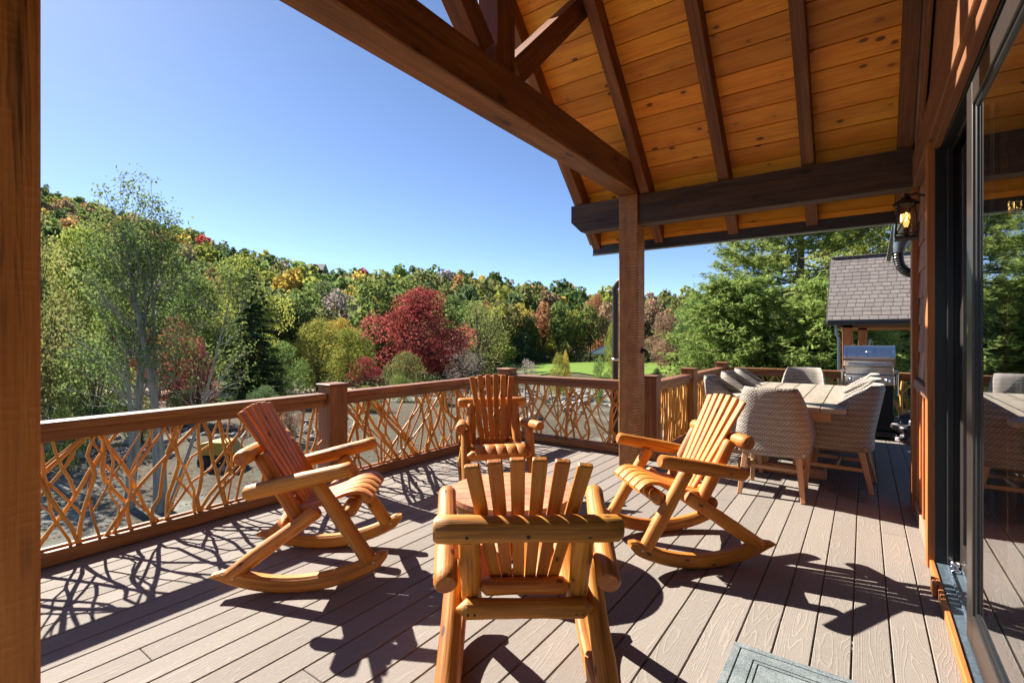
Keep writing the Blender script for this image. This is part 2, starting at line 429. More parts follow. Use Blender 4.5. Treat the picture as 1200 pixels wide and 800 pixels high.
# ------------------------------------------------------------------ mesh builder
I3 = Matrix.Identity(3)
class MB:
    def __init__(s):
        s.v = []; s.f = []; s.g = []; s.mi = []; s.sm = []
    def add(s, vs, fs, gs, m=0, smooth=False):
        o = len(s.v)
        s.v += [tuple(x) for x in vs]
        s.g += [tuple(x) for x in gs]
        for f in fs:
            s.f.append([i + o for i in f])
            s.mi.append(m); s.sm.append(smooth)
    def box(s, c, half, rot=None, bev=0.004, grain=0, m=0, taper=None, off=None):
        """bevelled box; grain = local axis the wood grain runs along"""
        rot = rot or I3
        c = V(c); hx = V(half)
        b = min(bev, min(half) * 0.45)
        off = V(off) if off else V((0, 0, 0))
        vs = []; idx = {}
        for sx_ in (-1, 1):
            for sy in (-1, 1):
                for sz in (-1, 1):
                    for ax in range(3):
                        p = V((sx_ * (hx.x - (0 if ax == 0 else b)), sy * (hx.y - (0 if ax == 1 else b)), sz * (hx.z - (0 if ax == 2 else b))))
                        if taper:
                            k = taper if sz < 0 else 1.0
                            p.x *= k; p.y *= k
                        idx[(sx_, sy, sz, ax)] = len(vs); vs.append(p)
        fs = []
        S = (-1, 1)
        for sg in S:
            q = [(sg, -1, -1, 0), (sg, 1, -1, 0), (sg, 1, 1, 0), (sg, -1, 1, 0)]
            fs.append([idx[k] for k in (q if sg > 0 else q[::-1])])
            q = [(-1, sg, -1, 1), (-1, sg, 1, 1), (1, sg, 1, 1), (1, sg, -1, 1)]
            fs.append([idx[k] for k in (q if sg > 0 else q[::-1])])
            q = [(-1, -1, sg, 2), (1, -1, sg, 2), (1, 1, sg, 2), (-1, 1, sg, 2)]
            fs.append([idx[k] for k in (q if sg > 0 else q[::-1])])
        def quad(a, b_, c_, d):
            f = [idx[a], idx[b_], idx[c_], idx[d]]
            n = (vs[f[1]] - vs[f[0]]).cross(vs[f[2]] - vs[f[0]])
            ctr = (vs[f[0]] + vs[f[1]] + vs[f[2]] + vs[f[3]]) / 4
            fs.append(f if n.dot(ctr) > 0 else f[::-1])
        for a in S:
            for b_ in S:
                quad((a, b_, -1, 0), (a, b_, 1, 0), (a, b_, 1, 1), (a, b_, -1, 1))
                quad((a, -1, b_, 0), (a, 1, b_, 0), (a, 1, b_, 2), (a, -1, b_, 2))
                quad((-1, a, b_, 1), (1, a, b_, 1), (1, a, b_, 2), (-1, a, b_, 2))
                for c_ in S:
                    f = [idx[(a, b_, c_, k)] for k in range(3)]
                    n = (vs[f[1]] - vs[f[0]]).cross(vs[f[2]] - vs[f[0]])
                    fs.append(f if n.dot(V((a, b_, c_))) > 0 else f[::-1])
        order = {0: (0, 1, 2), 1: (1, 0, 2), 2: (2, 0, 1)}[grain]
        gs = [(p[order[0]] + off.x, p[order[1]] + off.y, p[order[2]] + off.z) for p in vs]
        s.add([c + rot @ p for p in vs], fs, gs, m)
        return s
    def bx(s, x0, x1, y0, y1, z0, z1, bev=0.004, grain=None, m=0, off=None):
        h = ((x1 - x0) / 2, (y1 - y0) / 2, (z1 - z0) / 2)
        if grain is None:
            grain = h.index(max(h))
        return s.box(((x0 + x1) / 2, (y0 + y1) / 2, (z0 + z1) / 2), h, None, bev, grain, m, None, off)
    def tube(s, pts, rads, n=8, caps=True, m=0, mcap=None, smooth=True, squash=None):
        pts = [V(p) for p in pts]
        k = len(pts)
        if not hasattr(rads, '__len__'):
            rads = [rads] * k
        tang = []
        for i in range(k):
            a = pts[max(0, i - 1)]; b = pts[min(k - 1, i + 1)]
            d = (b - a)
            tang.append(d.normalized() if d.length > 1e-9 else V((0, 0, 1)))
        up = V((0, 0, 1)) if abs(tang[0].z) < 0.9 else V((1, 0, 0))
        nx = tang[0].cross(up).normalized()
        vs = []; gs = []; L = 0.0
        ox, oy = rng.random() * 3, rng.random() * 3
        for i in range(k):
            if i:
                L += (pts[i] - pts[i - 1]).length
                q = tang[i - 1].rotation_difference(tang[i])
                nx = (q @ nx)
                nx = (nx - tang[i] * nx.dot(tang[i])).normalized()
            ny = tang[i].cross(nx)
            for j in range(n):
                a = 2 * math.pi * j / n
                ca, sa = math.cos(a), math.sin(a)
                if squash:
                    sa *= squash
                vs.append(pts[i] + (nx * ca + ny * sa) * rads[i])
                gs.append((L + ox, ca * max(rads[i], 0.004) + oy, sa * max(rads[i], 0.004)))
        fs = []
        for i in range(k - 1):
            for j in range(n):
                a = i * n + j; b = i * n + (j + 1) % n
                fs.append([a, b, b + n, a + n])
        s.add(vs, fs, gs, m, smooth)
        if caps:
            mc = m if mcap is None else mcap
            for i, rev in ((0, True), (k - 1, False)):
                ring = vs[i * n:(i + 1) * n]
                gg = [(0, math.cos(2 * math.pi * j / n) * rads[i], math.sin(2 * math.pi * j / n) * rads[i]) for j in range(n)]
                cidx = n
                f = [[j, (j + 1) % n, cidx] for j in range(n)]
                if rev:
                    f = [x[::-1] for x in f]
                s.add(ring + [pts[i]], f, gg + [(0, 0, 0)], mc, False)
        return s
    def log(s, p0, p1, r0, r1=None, n=18, seg=11, wob=0.035, cham=0.012, m=0, mcap=1):
        r1 = r1 or r0
        p0, p1 = V(p0), V(p1)
        d = (p1 - p0); L = d.length; d /= L
        side = d.cross(V((0.3, 0.5, 0.8))).normalized()
        pts = [p0]; rad = [r0 - cham * 0.8]
        ts = [cham / L] + [i / seg for i in range(1, seg)] + [1 - cham / L]
        ph = rng.random() * 6
        for t in ts:
            r = r0 + (r1 - r0) * t
            pts.append(p0 + d * L * t + side * math.sin(t * 5 + ph) * r * wob)
            rad.append(r * (1 + wob * math.sin(t * 9 + ph * 2)))
        pts.append(p1); rad.append(r1 - cham * 0.8)
        v0 = len(s.v)
        s.tube(pts, rad, n, True, m, mcap)
        sd = rng.random() * 50
        # swellings, flats and knot bumps of a peeled log
        for i in range(n, v0 + n * (len(pts) - 1) - v0):
            v = V(s.v[v0 + i]); c_ = pts[i // n]
            k = 1 + 0.055 * mnoise.noise(V((v.x * 14 + sd, v.y * 14, v.z * 14))) + 0.03 * mnoise.noise(V((v.x * 38, v.y * 38 + sd, v.z * 38)))
            s.v[v0 + i] = tuple(c_ + (v - c_) * k)
        return s
    def sweep_rect(s, path, w, nrm_side, m=0, cham=0.006, smooth=False):
        """path: list of (centre, height half-vector length top/bottom) rows given as (bottom, top) points; width w along nrm_side"""
        side = V(nrm_side)
        vs = []; gs = []; L = 0
        prev = None
        for (b, t) in path:
            b, t = V(b), V(t)
            u = (t - b); hgt = u.length; u = u / hgt if hgt > 1e-6 else V((0, 0, 1))
            c = min(cham, hgt * 0.45)
            mid = (b + t) / 2
            if prev is not None:
                L += (mid - prev).length
            prev = mid
            prof = [(-w / 2, c), (-w / 2 + c, 0), (w / 2 - c, 0), (w / 2, c), (w / 2, hgt - c), (w / 2 - c, hgt), (-w / 2 + c, hgt), (-w / 2, hgt - c)]
            for (x, h) in prof:
                vs.append(b + side * x + u * h); gs.append((L, x, h))
        n = 8; k = len(path); fs = []
        for i in range(k - 1):
            for j in range(n):
                a = i * n + j; b2 = i * n + (j + 1) % n
                fs.append([a, a + n, b2 + n, b2])
        s.add(vs, fs, gs, m, smooth)
        s.add(vs[:n] + vs[-n:], [list(range(n)), list(range(n, 2 * n))[::-1]], gs[:n] + gs[-n:], m, False)
        return s
    def prism(s, poly, axis, a0, a1, m=0, gaxis=None):
        """poly: list of 2D points, extruded along axis (0,1,2) from a0 to a1"""
        def mk(p, a):
            if axis == 0: return (a, p[0], p[1])
            if axis == 1: return (p[0], a, p[1])
            return (p[0], p[1], a)
        n = len(poly)
        vs = [mk(p, a0) for p in poly] + [mk(p, a1) for p in poly]
        gs = [(x[0], x[1], x[2]) for x in vs]
        if axis == 0: pass
        elif axis == 1: gs = [(x[1], x[0], x[2]) for x in vs]
        else: gs = [(x[0], x[1], x[2]) for x in vs]
        if gaxis is not None:
            o3 = {0: (0, 1, 2), 1: (1, 0, 2), 2: (2, 0, 1)}[gaxis]
            gs = [(x[o3[0]], x[o3[1]], x[o3[2]]) for x in vs]
        fs = [[i, (i + 1) % n, (i + 1) % n + n, i + n] for i in range(n)] + [list(range(n))[::-1], list(range(n, 2 * n))]
        s.add(vs, fs, gs, m)
        return s
    def lathe(s, c, prof, n=24, m=0, axis=2, smooth=True):
        vs = []; gs = []
        for (r, h) in prof:
            for j in range(n):
                a = 2 * math.pi * j / n
                p = (r * math.cos(a), r * math.sin(a), h)
                if axis == 1: p = (p[0], p[2], p[1])
                if axis == 0: p = (p[2], p[0], p[1])
                vs.append(V(c) + V(p)); gs.append((h, r * math.cos(a), r * math.sin(a)))
        fs = []
        for i in range(len(prof) - 1):
            for j in range(n):
                a = i * n + j; b = i * n + (j + 1) % n
                fs.append([a, b, b + n, a + n])
        s.add(vs, fs, gs, m, smooth)
        return s

def link_mesh(name, me, parent=None):
    o = bpy.data.objects.new(name, me)
    COL.objects.link(o)
    if parent is not None:
        o.parent = parent
    return o

def mesh_of(name, mb, mats):
    me = bpy.data.meshes.new(name)
    me.from_pydata(mb.v, [], mb.f)
    for m in (mats if isinstance(mats, (list, tuple)) else [mats]):
        me.materials.append(M[m] if isinstance(m, str) else m)
    me.polygons.foreach_set('material_index', mb.mi)
    me.polygons.foreach_set('use_smooth', mb.sm)
    at = me.attributes.new('gc', 'FLOAT_VECTOR', 'POINT')
    at.data.foreach_set('vector', np.array(mb.g, 'f').ravel())
    me.update()
    return me

def obj(name, mb, mats, parent=None):
    return link_mesh(name, mesh_of(name, mb, mats), parent)

def tag(o, label=None, cat=None, group=None, kind=None):
    if label: o['label'] = label
    if cat: o['category'] = cat
    if group: o['group'] = group
    if kind: o['kind'] = kind
    return o

def root(name, loc, rz=0.0, label=None, cat=None, group=None, kind=None):
    o = bpy.data.objects.new(name, None)
    o.empty_display_size = 0.1
    COL.objects.link(o)
    o.location = loc
    o.rotation_euler = (0, 0, rz)
    return tag(o, label, cat, group, kind)

def copy_tree(src, parent=None):
    c = src.copy()
    COL.objects.link(c)
    if parent is not None:
        c.parent = parent
        c.matrix_parent_inverse = src.matrix_parent_inverse.copy()
    for ch in list(src.children):
        copy_tree(ch, c)
    return c

def rotm(ax=0, ay=0, az=0):
    return Euler((ax, ay, az)).to_matrix()

# leaves: many small leaf-shaped faces in one mesh
def leaf_mesh(name, C, N, size, aspect, mats, rnd=None, col=None, down=None):
    n = len(C)
    C = np.asarray(C, float); N = np.asarray(N, float)
    N /= np.linalg.norm(N, axis=1, keepdims=True) + 1e-9
    a = NR.normal(size=(n, 3)) if down is None else down + NR.normal(size=(n, 3)) * 0.25
    U = a - N * (a * N).sum(1, keepdims=True)
    U /= np.linalg.norm(U, axis=1, keepdims=True) + 1e-9
    W = np.cross(N, U)
    sz = (np.asarray(size) * (0.65 + 0.7 * NR.random(n)))[:, None]
    w = sz * aspect
    vs = np.empty((n, 4, 3))
    vs[:, 0] = C - U * sz * 0.5
    vs[:, 1] = C + W * w * 0.5 + U * sz * 0.08
    vs[:, 2] = C + U * sz * 0.5
    vs[:, 3] = C - W * w * 0.5 + U * sz * 0.08
    me = bpy.data.meshes.new(name)
    me.vertices.add(4 * n)
    me.vertices.foreach_set('co', vs.reshape(-1).astype('f'))
    me.loops.add(4 * n)
    me.loops.foreach_set('vertex_index', np.arange(4 * n, dtype='i'))
    me.polygons.add(n)
    me.polygons.foreach_set('loop_start', np.arange(0, 4 * n, 4, dtype='i'))
    me.update(calc_edges=True)
    for m in (mats if isinstance(mats, (list, tuple)) else [mats]):
        me.materials.append(M[m] if isinstance(m, str) else m)
    if rnd is None:
        rnd = NR.random(n)
    at = me.attributes.new('rnd', 'FLOAT', 'FACE')
    at.data.foreach_set('value', np.asarray(rnd, 'f'))
    if col is not None:
        ac = me.attributes.new('col', 'FLOAT_COLOR', 'FACE')
        ac.data.foreach_set('color', np.concatenate([col, np.ones((n, 1))], 1).astype('f').ravel())
    return me

# ------------------------------------------------------------------ terrain
CY, SY = math.cos(YAW), math.sin(YAW)
FWD = V((-SY, CY)); RGT = V((CY, SY))
# bearing (image x), skyline height over distance, ridge distance (forward), first trees (forward)
BX = np.array([-900., -300, 48, 100, 180, 250, 330, 400, 460, 520, 560, 620, 680, 760, 850, 1000, 1200, 1700])
SKY_Y = np.array([190., 185, 228, 246, 268, 290, 316, 331, 325, 323, 331, 337, 343, 350, 352, 354, 362, 370])
RIDGE = np.array([420., 430, 460, 440, 400, 360, 310, 280, 260, 260, 260, 260, 270, 280, 280, 260, 200, 150])
TREE0 = np.array([26., 44, 60, 60, 58, 56, 54, 54, 56, 60, 75, 106, 110, 112, 80, 60, 40, 40])
def bearing_u(x, y):
    f = -x * SY + y * CY; r = x * CY + y * SY
    return f, r
def ground_z(x, y):
    f, r = bearing_u(x, y)
    d = math.hypot(x, y)
    if f < 0.15 * d:
        fe = 0.15 * d
        ix = 600 + 578 * (r / fe if abs(r) > 1e-6 else 0)
        ix = min(1700, max(-900, ix))
    else:
        fe = f
        ix = 600 + 578 * r / f
    ix = min(1700, max(-900, ix))
    rg = float(np.interp(ix, BX, RIDGE)); t0 = float(np.interp(ix, BX, TREE0)); sy_ = float(np.interp(ix, BX, SKY_Y))
    zr = H + (395 - sy_) / 578.0 * rg - 9.0
    base = -2.7 - 1.3 * min(1, max(0, (fe - 25) / 50))
    if ix > 760:                                   # ground stands higher behind the dining end
        base += 1.2 * min(1, (ix - 760) / 150)
    t = (fe - t0) / max(1, rg - t0)
    t = min(1.0, max(0.0, t))
    tt = t * t * (3 - 2 * t) * 0.55 + t * 0.45
    z = base + (zr - base) * tt
    z += mnoise.noise((x * 0.05, y * 0.05, 0.3)) * min(1.0, d / 60) * 0.6
    if fe > rg:
        z -= (fe - rg) * 0.03
    return z

def polar_sheet(name, rs, angs, mat, lift=0.0):
    vs = []
    for r_ in rs:
        for a in angs:
            x = r_ * math.cos(a); y = r_ * math.sin(a)
            vs.append((x, y, ground_z(x, y) + lift))
    k = len(angs); fs = []
    closed = abs((angs[-1] - angs[0]) - 2 * math.pi * (k - 1) / k) < 1e-6
    for i in range(len(rs) - 1):
        for j in range(k if closed else k - 1):
            a = i * k + j; b = i * k + (j + 1) % k
            fs.append([a, a + k, b + k, b])
    me = bpy.data.meshes.new(name)
    me.from_pydata(vs, [], fs)
    me.materials.append(M[mat])
    me.polygons.foreach_set('use_smooth', [True] * len(fs))
    me.update()
    return link_mesh(name, me)
rs = [0.01] + [2 * 1.085 ** i for i in range(88)]
NA = 200
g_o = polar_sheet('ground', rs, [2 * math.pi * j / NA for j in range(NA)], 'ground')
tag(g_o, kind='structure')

def unproj(ix, F):
    """point at forward distance F seen at image column ix -> x, y"""
    r = (ix - 600) / 578.0 * F
    p = FWD * F + RGT * r
    return p.x, p.y

def patch(name, cols, F0, F1, mat, nf=14):
    """ground patch between image columns at forward distances, following the terrain"""
    vs = []; fs = []
    k = len(cols)
    for i in range(nf + 1):
        for j, c_ in enumerate(cols):
            a0 = F0[j]; a1 = F1[j]
            F = a0 + (a1 - a0) * i / nf
            x, y = unproj(c_, F)
            vs.append((x, y, ground_z(x, y) + 0.12))
    for i in range(nf):
        for j in range(k - 1):
            a = i * k + j
            fs.append([a, a + 1, a + k + 1, a + k])
    me = bpy.data.meshes.new(name); me.from_pydata(vs, [], fs); me.materials.append(M[mat])
    me.polygons.foreach_set('use_smooth', [True] * len(fs)); me.update()
    return tag(link_mesh(name, me), kind='structure')
cols = list(range(585, 800, 8))
patch('lawn', cols, [62 + 5 * math.sin(c_ * 0.05) + (10 if c_ < 610 else 0) for c_ in cols], [104 + 2 * math.sin(c_ * 0.09) for c_ in cols], 'lawn')
cols = list(range(-160, 420, 12))
patch('dirt_track', cols, [35 + 0.004 * (c_ - 100) + 0.8 * math.sin(c_ * 0.03) for c_ in cols], [40.5 + 0.01 * c_ + 0.9 * math.sin(c_ * 0.021) for c_ in cols], 'track', 6)

# ------------------------------------------------------------------ deck
deck = root('deck', (0, 0, 0), kind='structure')
PITCH = 0.1437; GAPW = 0.006
XGAP = -0.028 * H           # a gap line observed at this x
xs = []
k0 = math.floor((-3.66 - XGAP) / PITCH); k1 = math.ceil((1.7 - XGAP) / PITCH)
Y0, Y1 = -2.4, 9.1
for k in range(k0, k1):
    xa = XGAP + k * PITCH; xb = xa + PITCH
    y_lo = Y0; x1_ = xb - GAPW
    if xa > 0.20:
        y_lo = 5.26
    segs = [y_lo]
    y = y_lo + rng.uniform(0.8, 4.6)
    while y < Y1 - 0.7:
        segs.append(y); y += rng.uniform(3.2, 4.8)
    segs.append(Y1)
    if xa < -2.05:                       # beyond the porch corner the deck stops at the cross rail
        segs = [v for v in segs if v < 5.0] + [5.58]
    if xa > 0.20:
        segs = [5.26, Y1]
    for a, b in zip(segs[:-1], segs[1:]):
        mb = MB().bx(xa, x1_, a + 0.0015, b - 0.0015, -0.026, 0, 0.003, 1)
        obj('board', mb, 'deck', deck)
mb = MB().bx(0.2445 if False else XGAP + math.ceil((0.20 - XGAP) / PITCH) * PITCH, 0.34, Y0, 5.255, -0.026, -0.0005, 0.003, 1)
obj('board', mb, 'deck', deck)
xl = XGAP + k0 * PITCH - GAPW
for i in range(3):
    mb = MB().bx(xl - PITCH * (i + 1) + 0.0, xl - PITCH * i - 0.002, Y0, 5.62, -0.026, 0.0, 0.003, 1)
    obj('border_board', mb, 'deck', deck)
xl -= PITCH * 3
obj('rim_joist', MB().bx(xl + 0.01, xl + 0.05, Y0, 5.6, -0.30, -0.028), 'rail', deck)
obj('rim_joist', MB().bx(xl + 0.05, -2.0, 5.54, 5.58, -0.30, -0.028), 'rail', deck)
obj('rim_joist', MB().bx(-2.06, -2.02, 5.6, 9.08, -0.30, -0.028), 'rail', deck)
obj('rim_joist', MB().bx(-2.0, 1.7, 9.05, 9.09, -0.30, -0.028), 'rail', deck)
for i, (x, y) in enumerate(((-3.9, 5.4), (-3.9, 2.2), (-3.9, -1.0), (-2.0, 5.4), (-1.9, 8.9), (1.0, 8.9))):
    obj('deck_pier', MB().bx(x - 0.1, x + 0.1, y - 0.1, y + 0.1, -4.2, -0.30), 'timber', deck)
mb = MB()
for y in np.arange(Y0 + 0.3, 5.4, 0.6):
    mb.bx(xl + 0.06, 0.3, y - 0.02, y + 0.02, -0.28, -0.03)
for y in np.arange(5.7, 9.0, 0.6):
    mb.bx(-2.0, 1.6, y - 0.02, y + 0.02, -0.28, -0.03)
tag(obj('joists', mb, 'timber_dark', deck), kind='stuff')

# ------------------------------------------------------------------ timber porch
porch = root('timber_porch', (-2.04, 5.1, 0), 0, 'gabled timber porch roof over the deck with knotty pine ceiling and dark rafters', 'porch')
def P(name, mb, mats):
    o = obj(name, mb, mats, porch)
    o.matrix_parent_inverse = Matrix.Translation((2.04, -5.1, 0))
    return o
# posts
P('post', MB().bx(-2.15, -1.94, 0.17, 0.372, 0.0, 2.898, 0.006, 2), 'post')
pc = P('post', MB().bx(-2.15, -1.94, 5.0, 5.21, 0.0, 2.898, 0.006, 2), 'post_saw')
# tie beams (gable end and against the house wall), plate beams
P('tie_beam', MB().bx(-2.15, -1.94, 0.03, 5.17, 2.90, 3.19, 0.008, 1), 'timber')
P('plate_beam', MB().prism([(-2.745, 2.70), (-2.745, 2.89), (0.32, 2.89), (0.32, 2.58), (-2.62, 2.58)], 1, 5.028, 5.19, 0, 0), 'timber_dark')
P('plate_beam', MB().prism([(-2.745, 2.70), (-2.745, 2.89), (0.32, 2.89), (0.32, 2.58), (-2.62, 2.58)], 1, 0.19, 0.35, 0, 0), 'timber_dark')
# truss on the gable end
P('king_post', MB().bx(-2.13, -1.96, 2.59, 2.79, 3.192, 5.10, 0.006, 2), 'timber')
YR = 2.69                       # ridge line
for sg in (1, -1):
    a = V((-2.045, YR + sg * 0.17, 3.26)); b = V((-2.045, YR + sg * 1.20, 4.29))
    mid = (a + b) / 2; L = (b - a).length
    P('strut', MB().box(mid, (L / 2, 0.07, 0.085), Matrix(((0, 1, 0), (sg * math.sqrt(.5), 0, -sg * math.sqrt(.5)), (math.sqrt(.5), 0, math.sqrt(.5)))), 0.006), 'timber')
# rafters: bottom edge z = 2.9 + 5.05 - y on the outer slope, mirrored on the near slope
q = math.sqrt(.5)
def slope_frame(sg):
    # columns: along slope (upwards), along x, outward normal
    return Matrix(((0, 1, 0), (-sg * q, 0, sg * q), (q, 0, q)))
ZB = 2.9 + 5.05
rafx = [-2.65, -1.88, -1.10, -0.40, 0.275]
for x in rafx:
    for sg in (1, -1):
        ye = YR + sg * (5.50 - YR)
        a = V((x, ye, ZB - 5.50)); b = V((x, YR, ZB - YR))
        L = (b - a).length; d = (b - a).normalized()
        n = V((0, sg * q, q))
        c_ = (a + b) / 2 + n * 0.088
        P('rafter', MB().box(c_, (L / 2, 0.05, 0.088), slope_frame(sg), 0.005), 'timber')
# ceiling boards
YE = 5.53
for sg in (1, -1):
    Ltot = (YE - YR) / q
    nb = int(Ltot / 0.1735)
    for i in range(nb + 1):
        s0 = i * 0.1735; s1 = min(Ltot - 0.002, s0 + 0.1688)
        if s1 - s0 < 0.03: continue
        cut = rng.choice([None, rafx[1], rafx[2], rafx[3]])
        ends = [-2.70] + ([cut] if cut else []) + [0.36]
        for xa, xb in zip(ends[:-1], ends[1:]):
            sm_ = (s0 + s1) / 2
            cy = YR + sg * (YE - YR) - sg * sm_ * q
            cz = ZB - 5.53 + 0.25 + sm_ * q
            n = V((0, sg * q, q))
            c_ = V(((xa + xb) / 2, cy, cz)) + n * 0.010
            P('ceiling_board', MB().box(c_, ((s1 - s0) / 2, (xb - xa) / 2 - 0.0008, 0.0098), slope_frame(sg), 0.0075, 1), 'ceiling')
    # roof deck and shingles over the boards
    yb = YR + sg * (5.60 - YR)
    a = V((0, yb, ZB - 5.60 + 0.25)); b = V((0, YR, ZB - YR + 0.25))
    n = V((0, sg * q, q)); c_ = (a + b) / 2
    L = (b - a).length
    P('roof_sheathing', MB().box(c_ + n * 0.037 + V((0.90, 0, 0)), (L / 2, 3.65, 0.015), slope_frame(sg), 0.001, 1), 'fascia')
    P('roof_shingles', MB().box(c_ + n * 0.062 + V((0.90, 0, 0)), (L / 2 + 0.02, 3.68, 0.008), slope_frame(sg), 0.001, 1), 'asphalt')
    ye0, ye1 = sorted((YR + sg * (5.502 - YR), YR + sg * (5.535 - YR)))
    P('fascia', MB().bx(-2.705, 1.5, ye0, ye1, 2.40, 2.50, 0.003, 0), 'fascia')
    P('eave_board', MB().bx(-2.70, 1.5, ye0 + 0.004, ye1 - 0.002, 2.502, 2.555, 0.003, 0), 'ceiling')
    P('eave_blocking', MB().bx(-2.70, 1.5, ye0 + 0.010, ye1 - 0.007, 2.540, 2.72, 0.003, 0), 'ceiling')
    P('drip_edge', MB().bx(-2.71, 1.5, ye0 - 0.004, ye1 + 0.004, 2.384, 2.398, 0.001, 0), 'fascia_edge')
    # barge board over the gable rafter
    a = V((-2.73, YR + sg * (5.52 - YR), ZB - 5.52 + 0.09)); b = V((-2.73, YR, ZB - YR + 0.09))
    P('barge_board', MB().box((a + b) / 2 + V((0, sg * q, q)) * 0.09, ((b - a).length / 2, 0.018, 0.10), slope_frame(sg), 0.003), 'timber')
P('ridge_beam', MB().bx(-2.6, 0.36, YR - 0.06, YR + 0.06, ZB - YR - 0.25, ZB - YR + 0.02, 0.005, 0), 'timber')
# iron hook and downspout beside the porch post
P('hook', MB().tube([(-1.94, 5.12, 1.24), (-1.90, 5.12, 1.245), (-1.875, 5.12, 1.22), (-1.88, 5.12, 1.19)], 0.014, 8).lathe((-1.935, 5.12, 1.24), [(0, 0.0), (0.03, 0.0), (0.03, 0.012), (0, 0.012)], 12, 0, 0), 'castiron')
ds = [(-2.46, 5.62, -2.5), (-2.46, 5.62, 1.88), (-2.46, 5.60, 1.97), (-2.40, 5.58, 2.05), (-2.30, 5.56, 2.10), (-2.2, 5.54, 2.16), (-2.16, 5.52, 2.28), (-2.16, 5.51, 2.41)]
P('downspout', MB().tube(ds, 0.037, 10), 'gutter')
P('pipe_band', MB().lathe((-2.46, 5.62, 1.10), [(0.036, 0), (0.042, 0), (0.042, 0.03), (0.036, 0.03)], 12), 'bolt')

# ------------------------------------------------------------------ house wall, trims, shingles
house = root('house', (1.5, 1.0, 0), 0, 'cedar shingled house end with black sliding glass door opening on the deck', 'house')
house_inv = Matrix.Translation((-1.5, -1.0, 0))
def HP(name, mb, mats, parent=None):
    o = obj(name, mb, mats, parent or house)
    if parent is None: o.matrix_parent_inverse = house_inv
    return o
WX = 0.37                        # sheathing plane
HP('wall', MB().bx(WX, WX + 0.2, 3.95, 5.20, -0.3, 2.95, 0.002), 'cedar')
HP('wall', MB().bx(0.57, 4.5, 5.02, 5.20, -0.3, 2.95, 0.002), 'cedar')
HP('wall', MB().prism([(-0.7, 2.823), (6.2, 2.823), (YR, 6.0)][::1], 0, WX, WX + 0.15), 'header')
# corner board, door trim, header
HP('corner_board', MB().bx(0.315, 0.36, 5.05, 5.225, -0.02, 2.58, 0.004, 2), 'cedar')
HP('corner_board', MB().bx(0.362, 0.5, 5.203, 5.235, -0.02, 2.58, 0.004, 2), 'cedar')
HP('door_trim', MB().bx(0.31, 0.352, 3.865, 3.965, 0.004, 2.56, 0.004, 2), 'cedar')
HP('header_board', MB().bx(0.315, 0.368, -2.4, 5.02, 2.565, 2.82, 0.005, 1), 'header')
HP('head_casing', MB().bx(0.335, 0.372, -2.4, 3.86, 2.505, 2.562, 0.003, 1), 'header')
# bark edged strip along the roof slope
for sg in (1, -1):
    a = V((0.345, YR + sg * (5.0 - YR), ZB - 5.0 - 0.02)); b = V((0.345, YR, ZB - YR - 0.02))
    n = V((0, sg * q, q)); c_ = (a + b) / 2
    HP('slope_trim', MB().box(c_, ((b - a).length / 2, 0.02, 0.10), slope_frame(sg), 0.01), 'bark_edge')
    HP('slope_board', MB().box(c_ - n * 0.2, ((b - a).length / 2 - 0.2, 0.012, 0.10), slope_frame(sg), 0.004), 'header')
# shingle courses
zc = 1.07; row = 0
while zc < 2.52:
    y = 3.972 - rng.uniform(0, 0.1)
    while y < 5.045:
        w = rng.uniform(0.10, 0.22)
        ya, yb = max(3.972, y), min(5.045, y + w - 0.004)
        if yb - ya > 0.02:
            lip = 0.018 + rng.uniform(-0.003, 0.003)
            z0 = zc + rng.uniform(-0.008, 0.008)
            HP('shingle', MB().prism([(WX - 0.002, z0), (WX - lip, z0), (WX - 0.006, min(2.56, z0 + 0.235)), (WX - 0.002, min(2.56, z0 + 0.235))], 1, ya, yb, 0, 2), 'shingle')
        y += w
    zc += 0.205; row += 1
# lower wall: ledge and battens
HP('ledge', MB().bx(0.325, WX, 3.968, 5.048, 0.985, 1.055, 0.004, 1), 'shingle')
for y in (4.08, 4.30, 4.52, 4.74, 4.96):
    HP('batten', MB().bx(0.338, WX, y - 0.025, y + 0.025, 0.11, 0.983, 0.004, 2), 'cedar')
HP('base_board', MB().bx(0.328, WX, 3.968, 5.048, 0.0, 0.108, 0.004, 1), 'shingle')
# interior seen dimly through the glass
HP('floor', MB().bx(0.62, 4.5, -3.0, 5.0, -0.05, -0.005), 'interior')
HP('interior_wall', MB().bx(4.4, 4.5, -3.0, 5.0, 0, 2.9), 'interior')
HP('interior_wall', MB().bx(0.62, 4.4, 4.85, 5.0, 0, 2.9), 'interior')
HP('interior_wall', MB().bx(0.62, 4.4, -3.0, -2.9, 0, 2.9), 'interior')
HP('interior_ceiling', MB().bx(0.62, 4.5, -3.0, 5.0, 2.9, 2.95), 'interior')
# sliding door
door = root('sliding_door', (0, 0, 0)); door.parent = house; door.matrix_parent_inverse = house_inv
DY0, DY1 = -2.3, 3.862
obj('jamb', MB().bx(0.345, 0.61, DY1 + 0.001, DY1 + 0.09, 0.03, 2.56, 0.003).bx(0.40, 0.43, DY1 - 0.03, DY1 + 0.001, 0.06, 2.5, 0.003), 'black_frame', door)
obj('door_head', MB().bx(0.374, 0.61, DY0, DY1, 2.50, 2.56, 0.002).bx(0.42, 0.435, DY0, DY1, 2.475, 2.50, 0.002).bx(0.53, 0.545, DY0, DY1, 2.47, 2.50, 0.002), 'black_frame', door)
obj('sill', MB().bx(0.347, 0.61, DY0, DY1, 0.0, 0.045, 0.003).bx(0.395, 0.407, DY0, DY1 - 0.05, 0.045, 0.062, 0.002).bx(0.455, 0.475, DY0, DY1, 0.045, 0.075, 0.003), 'sillmetal', door)
obj('sill_trim', MB().bx(0.322, 0.345, DY0, DY1 + 0.0, 0.001, 0.055, 0.004, 1), 'cedar', door)
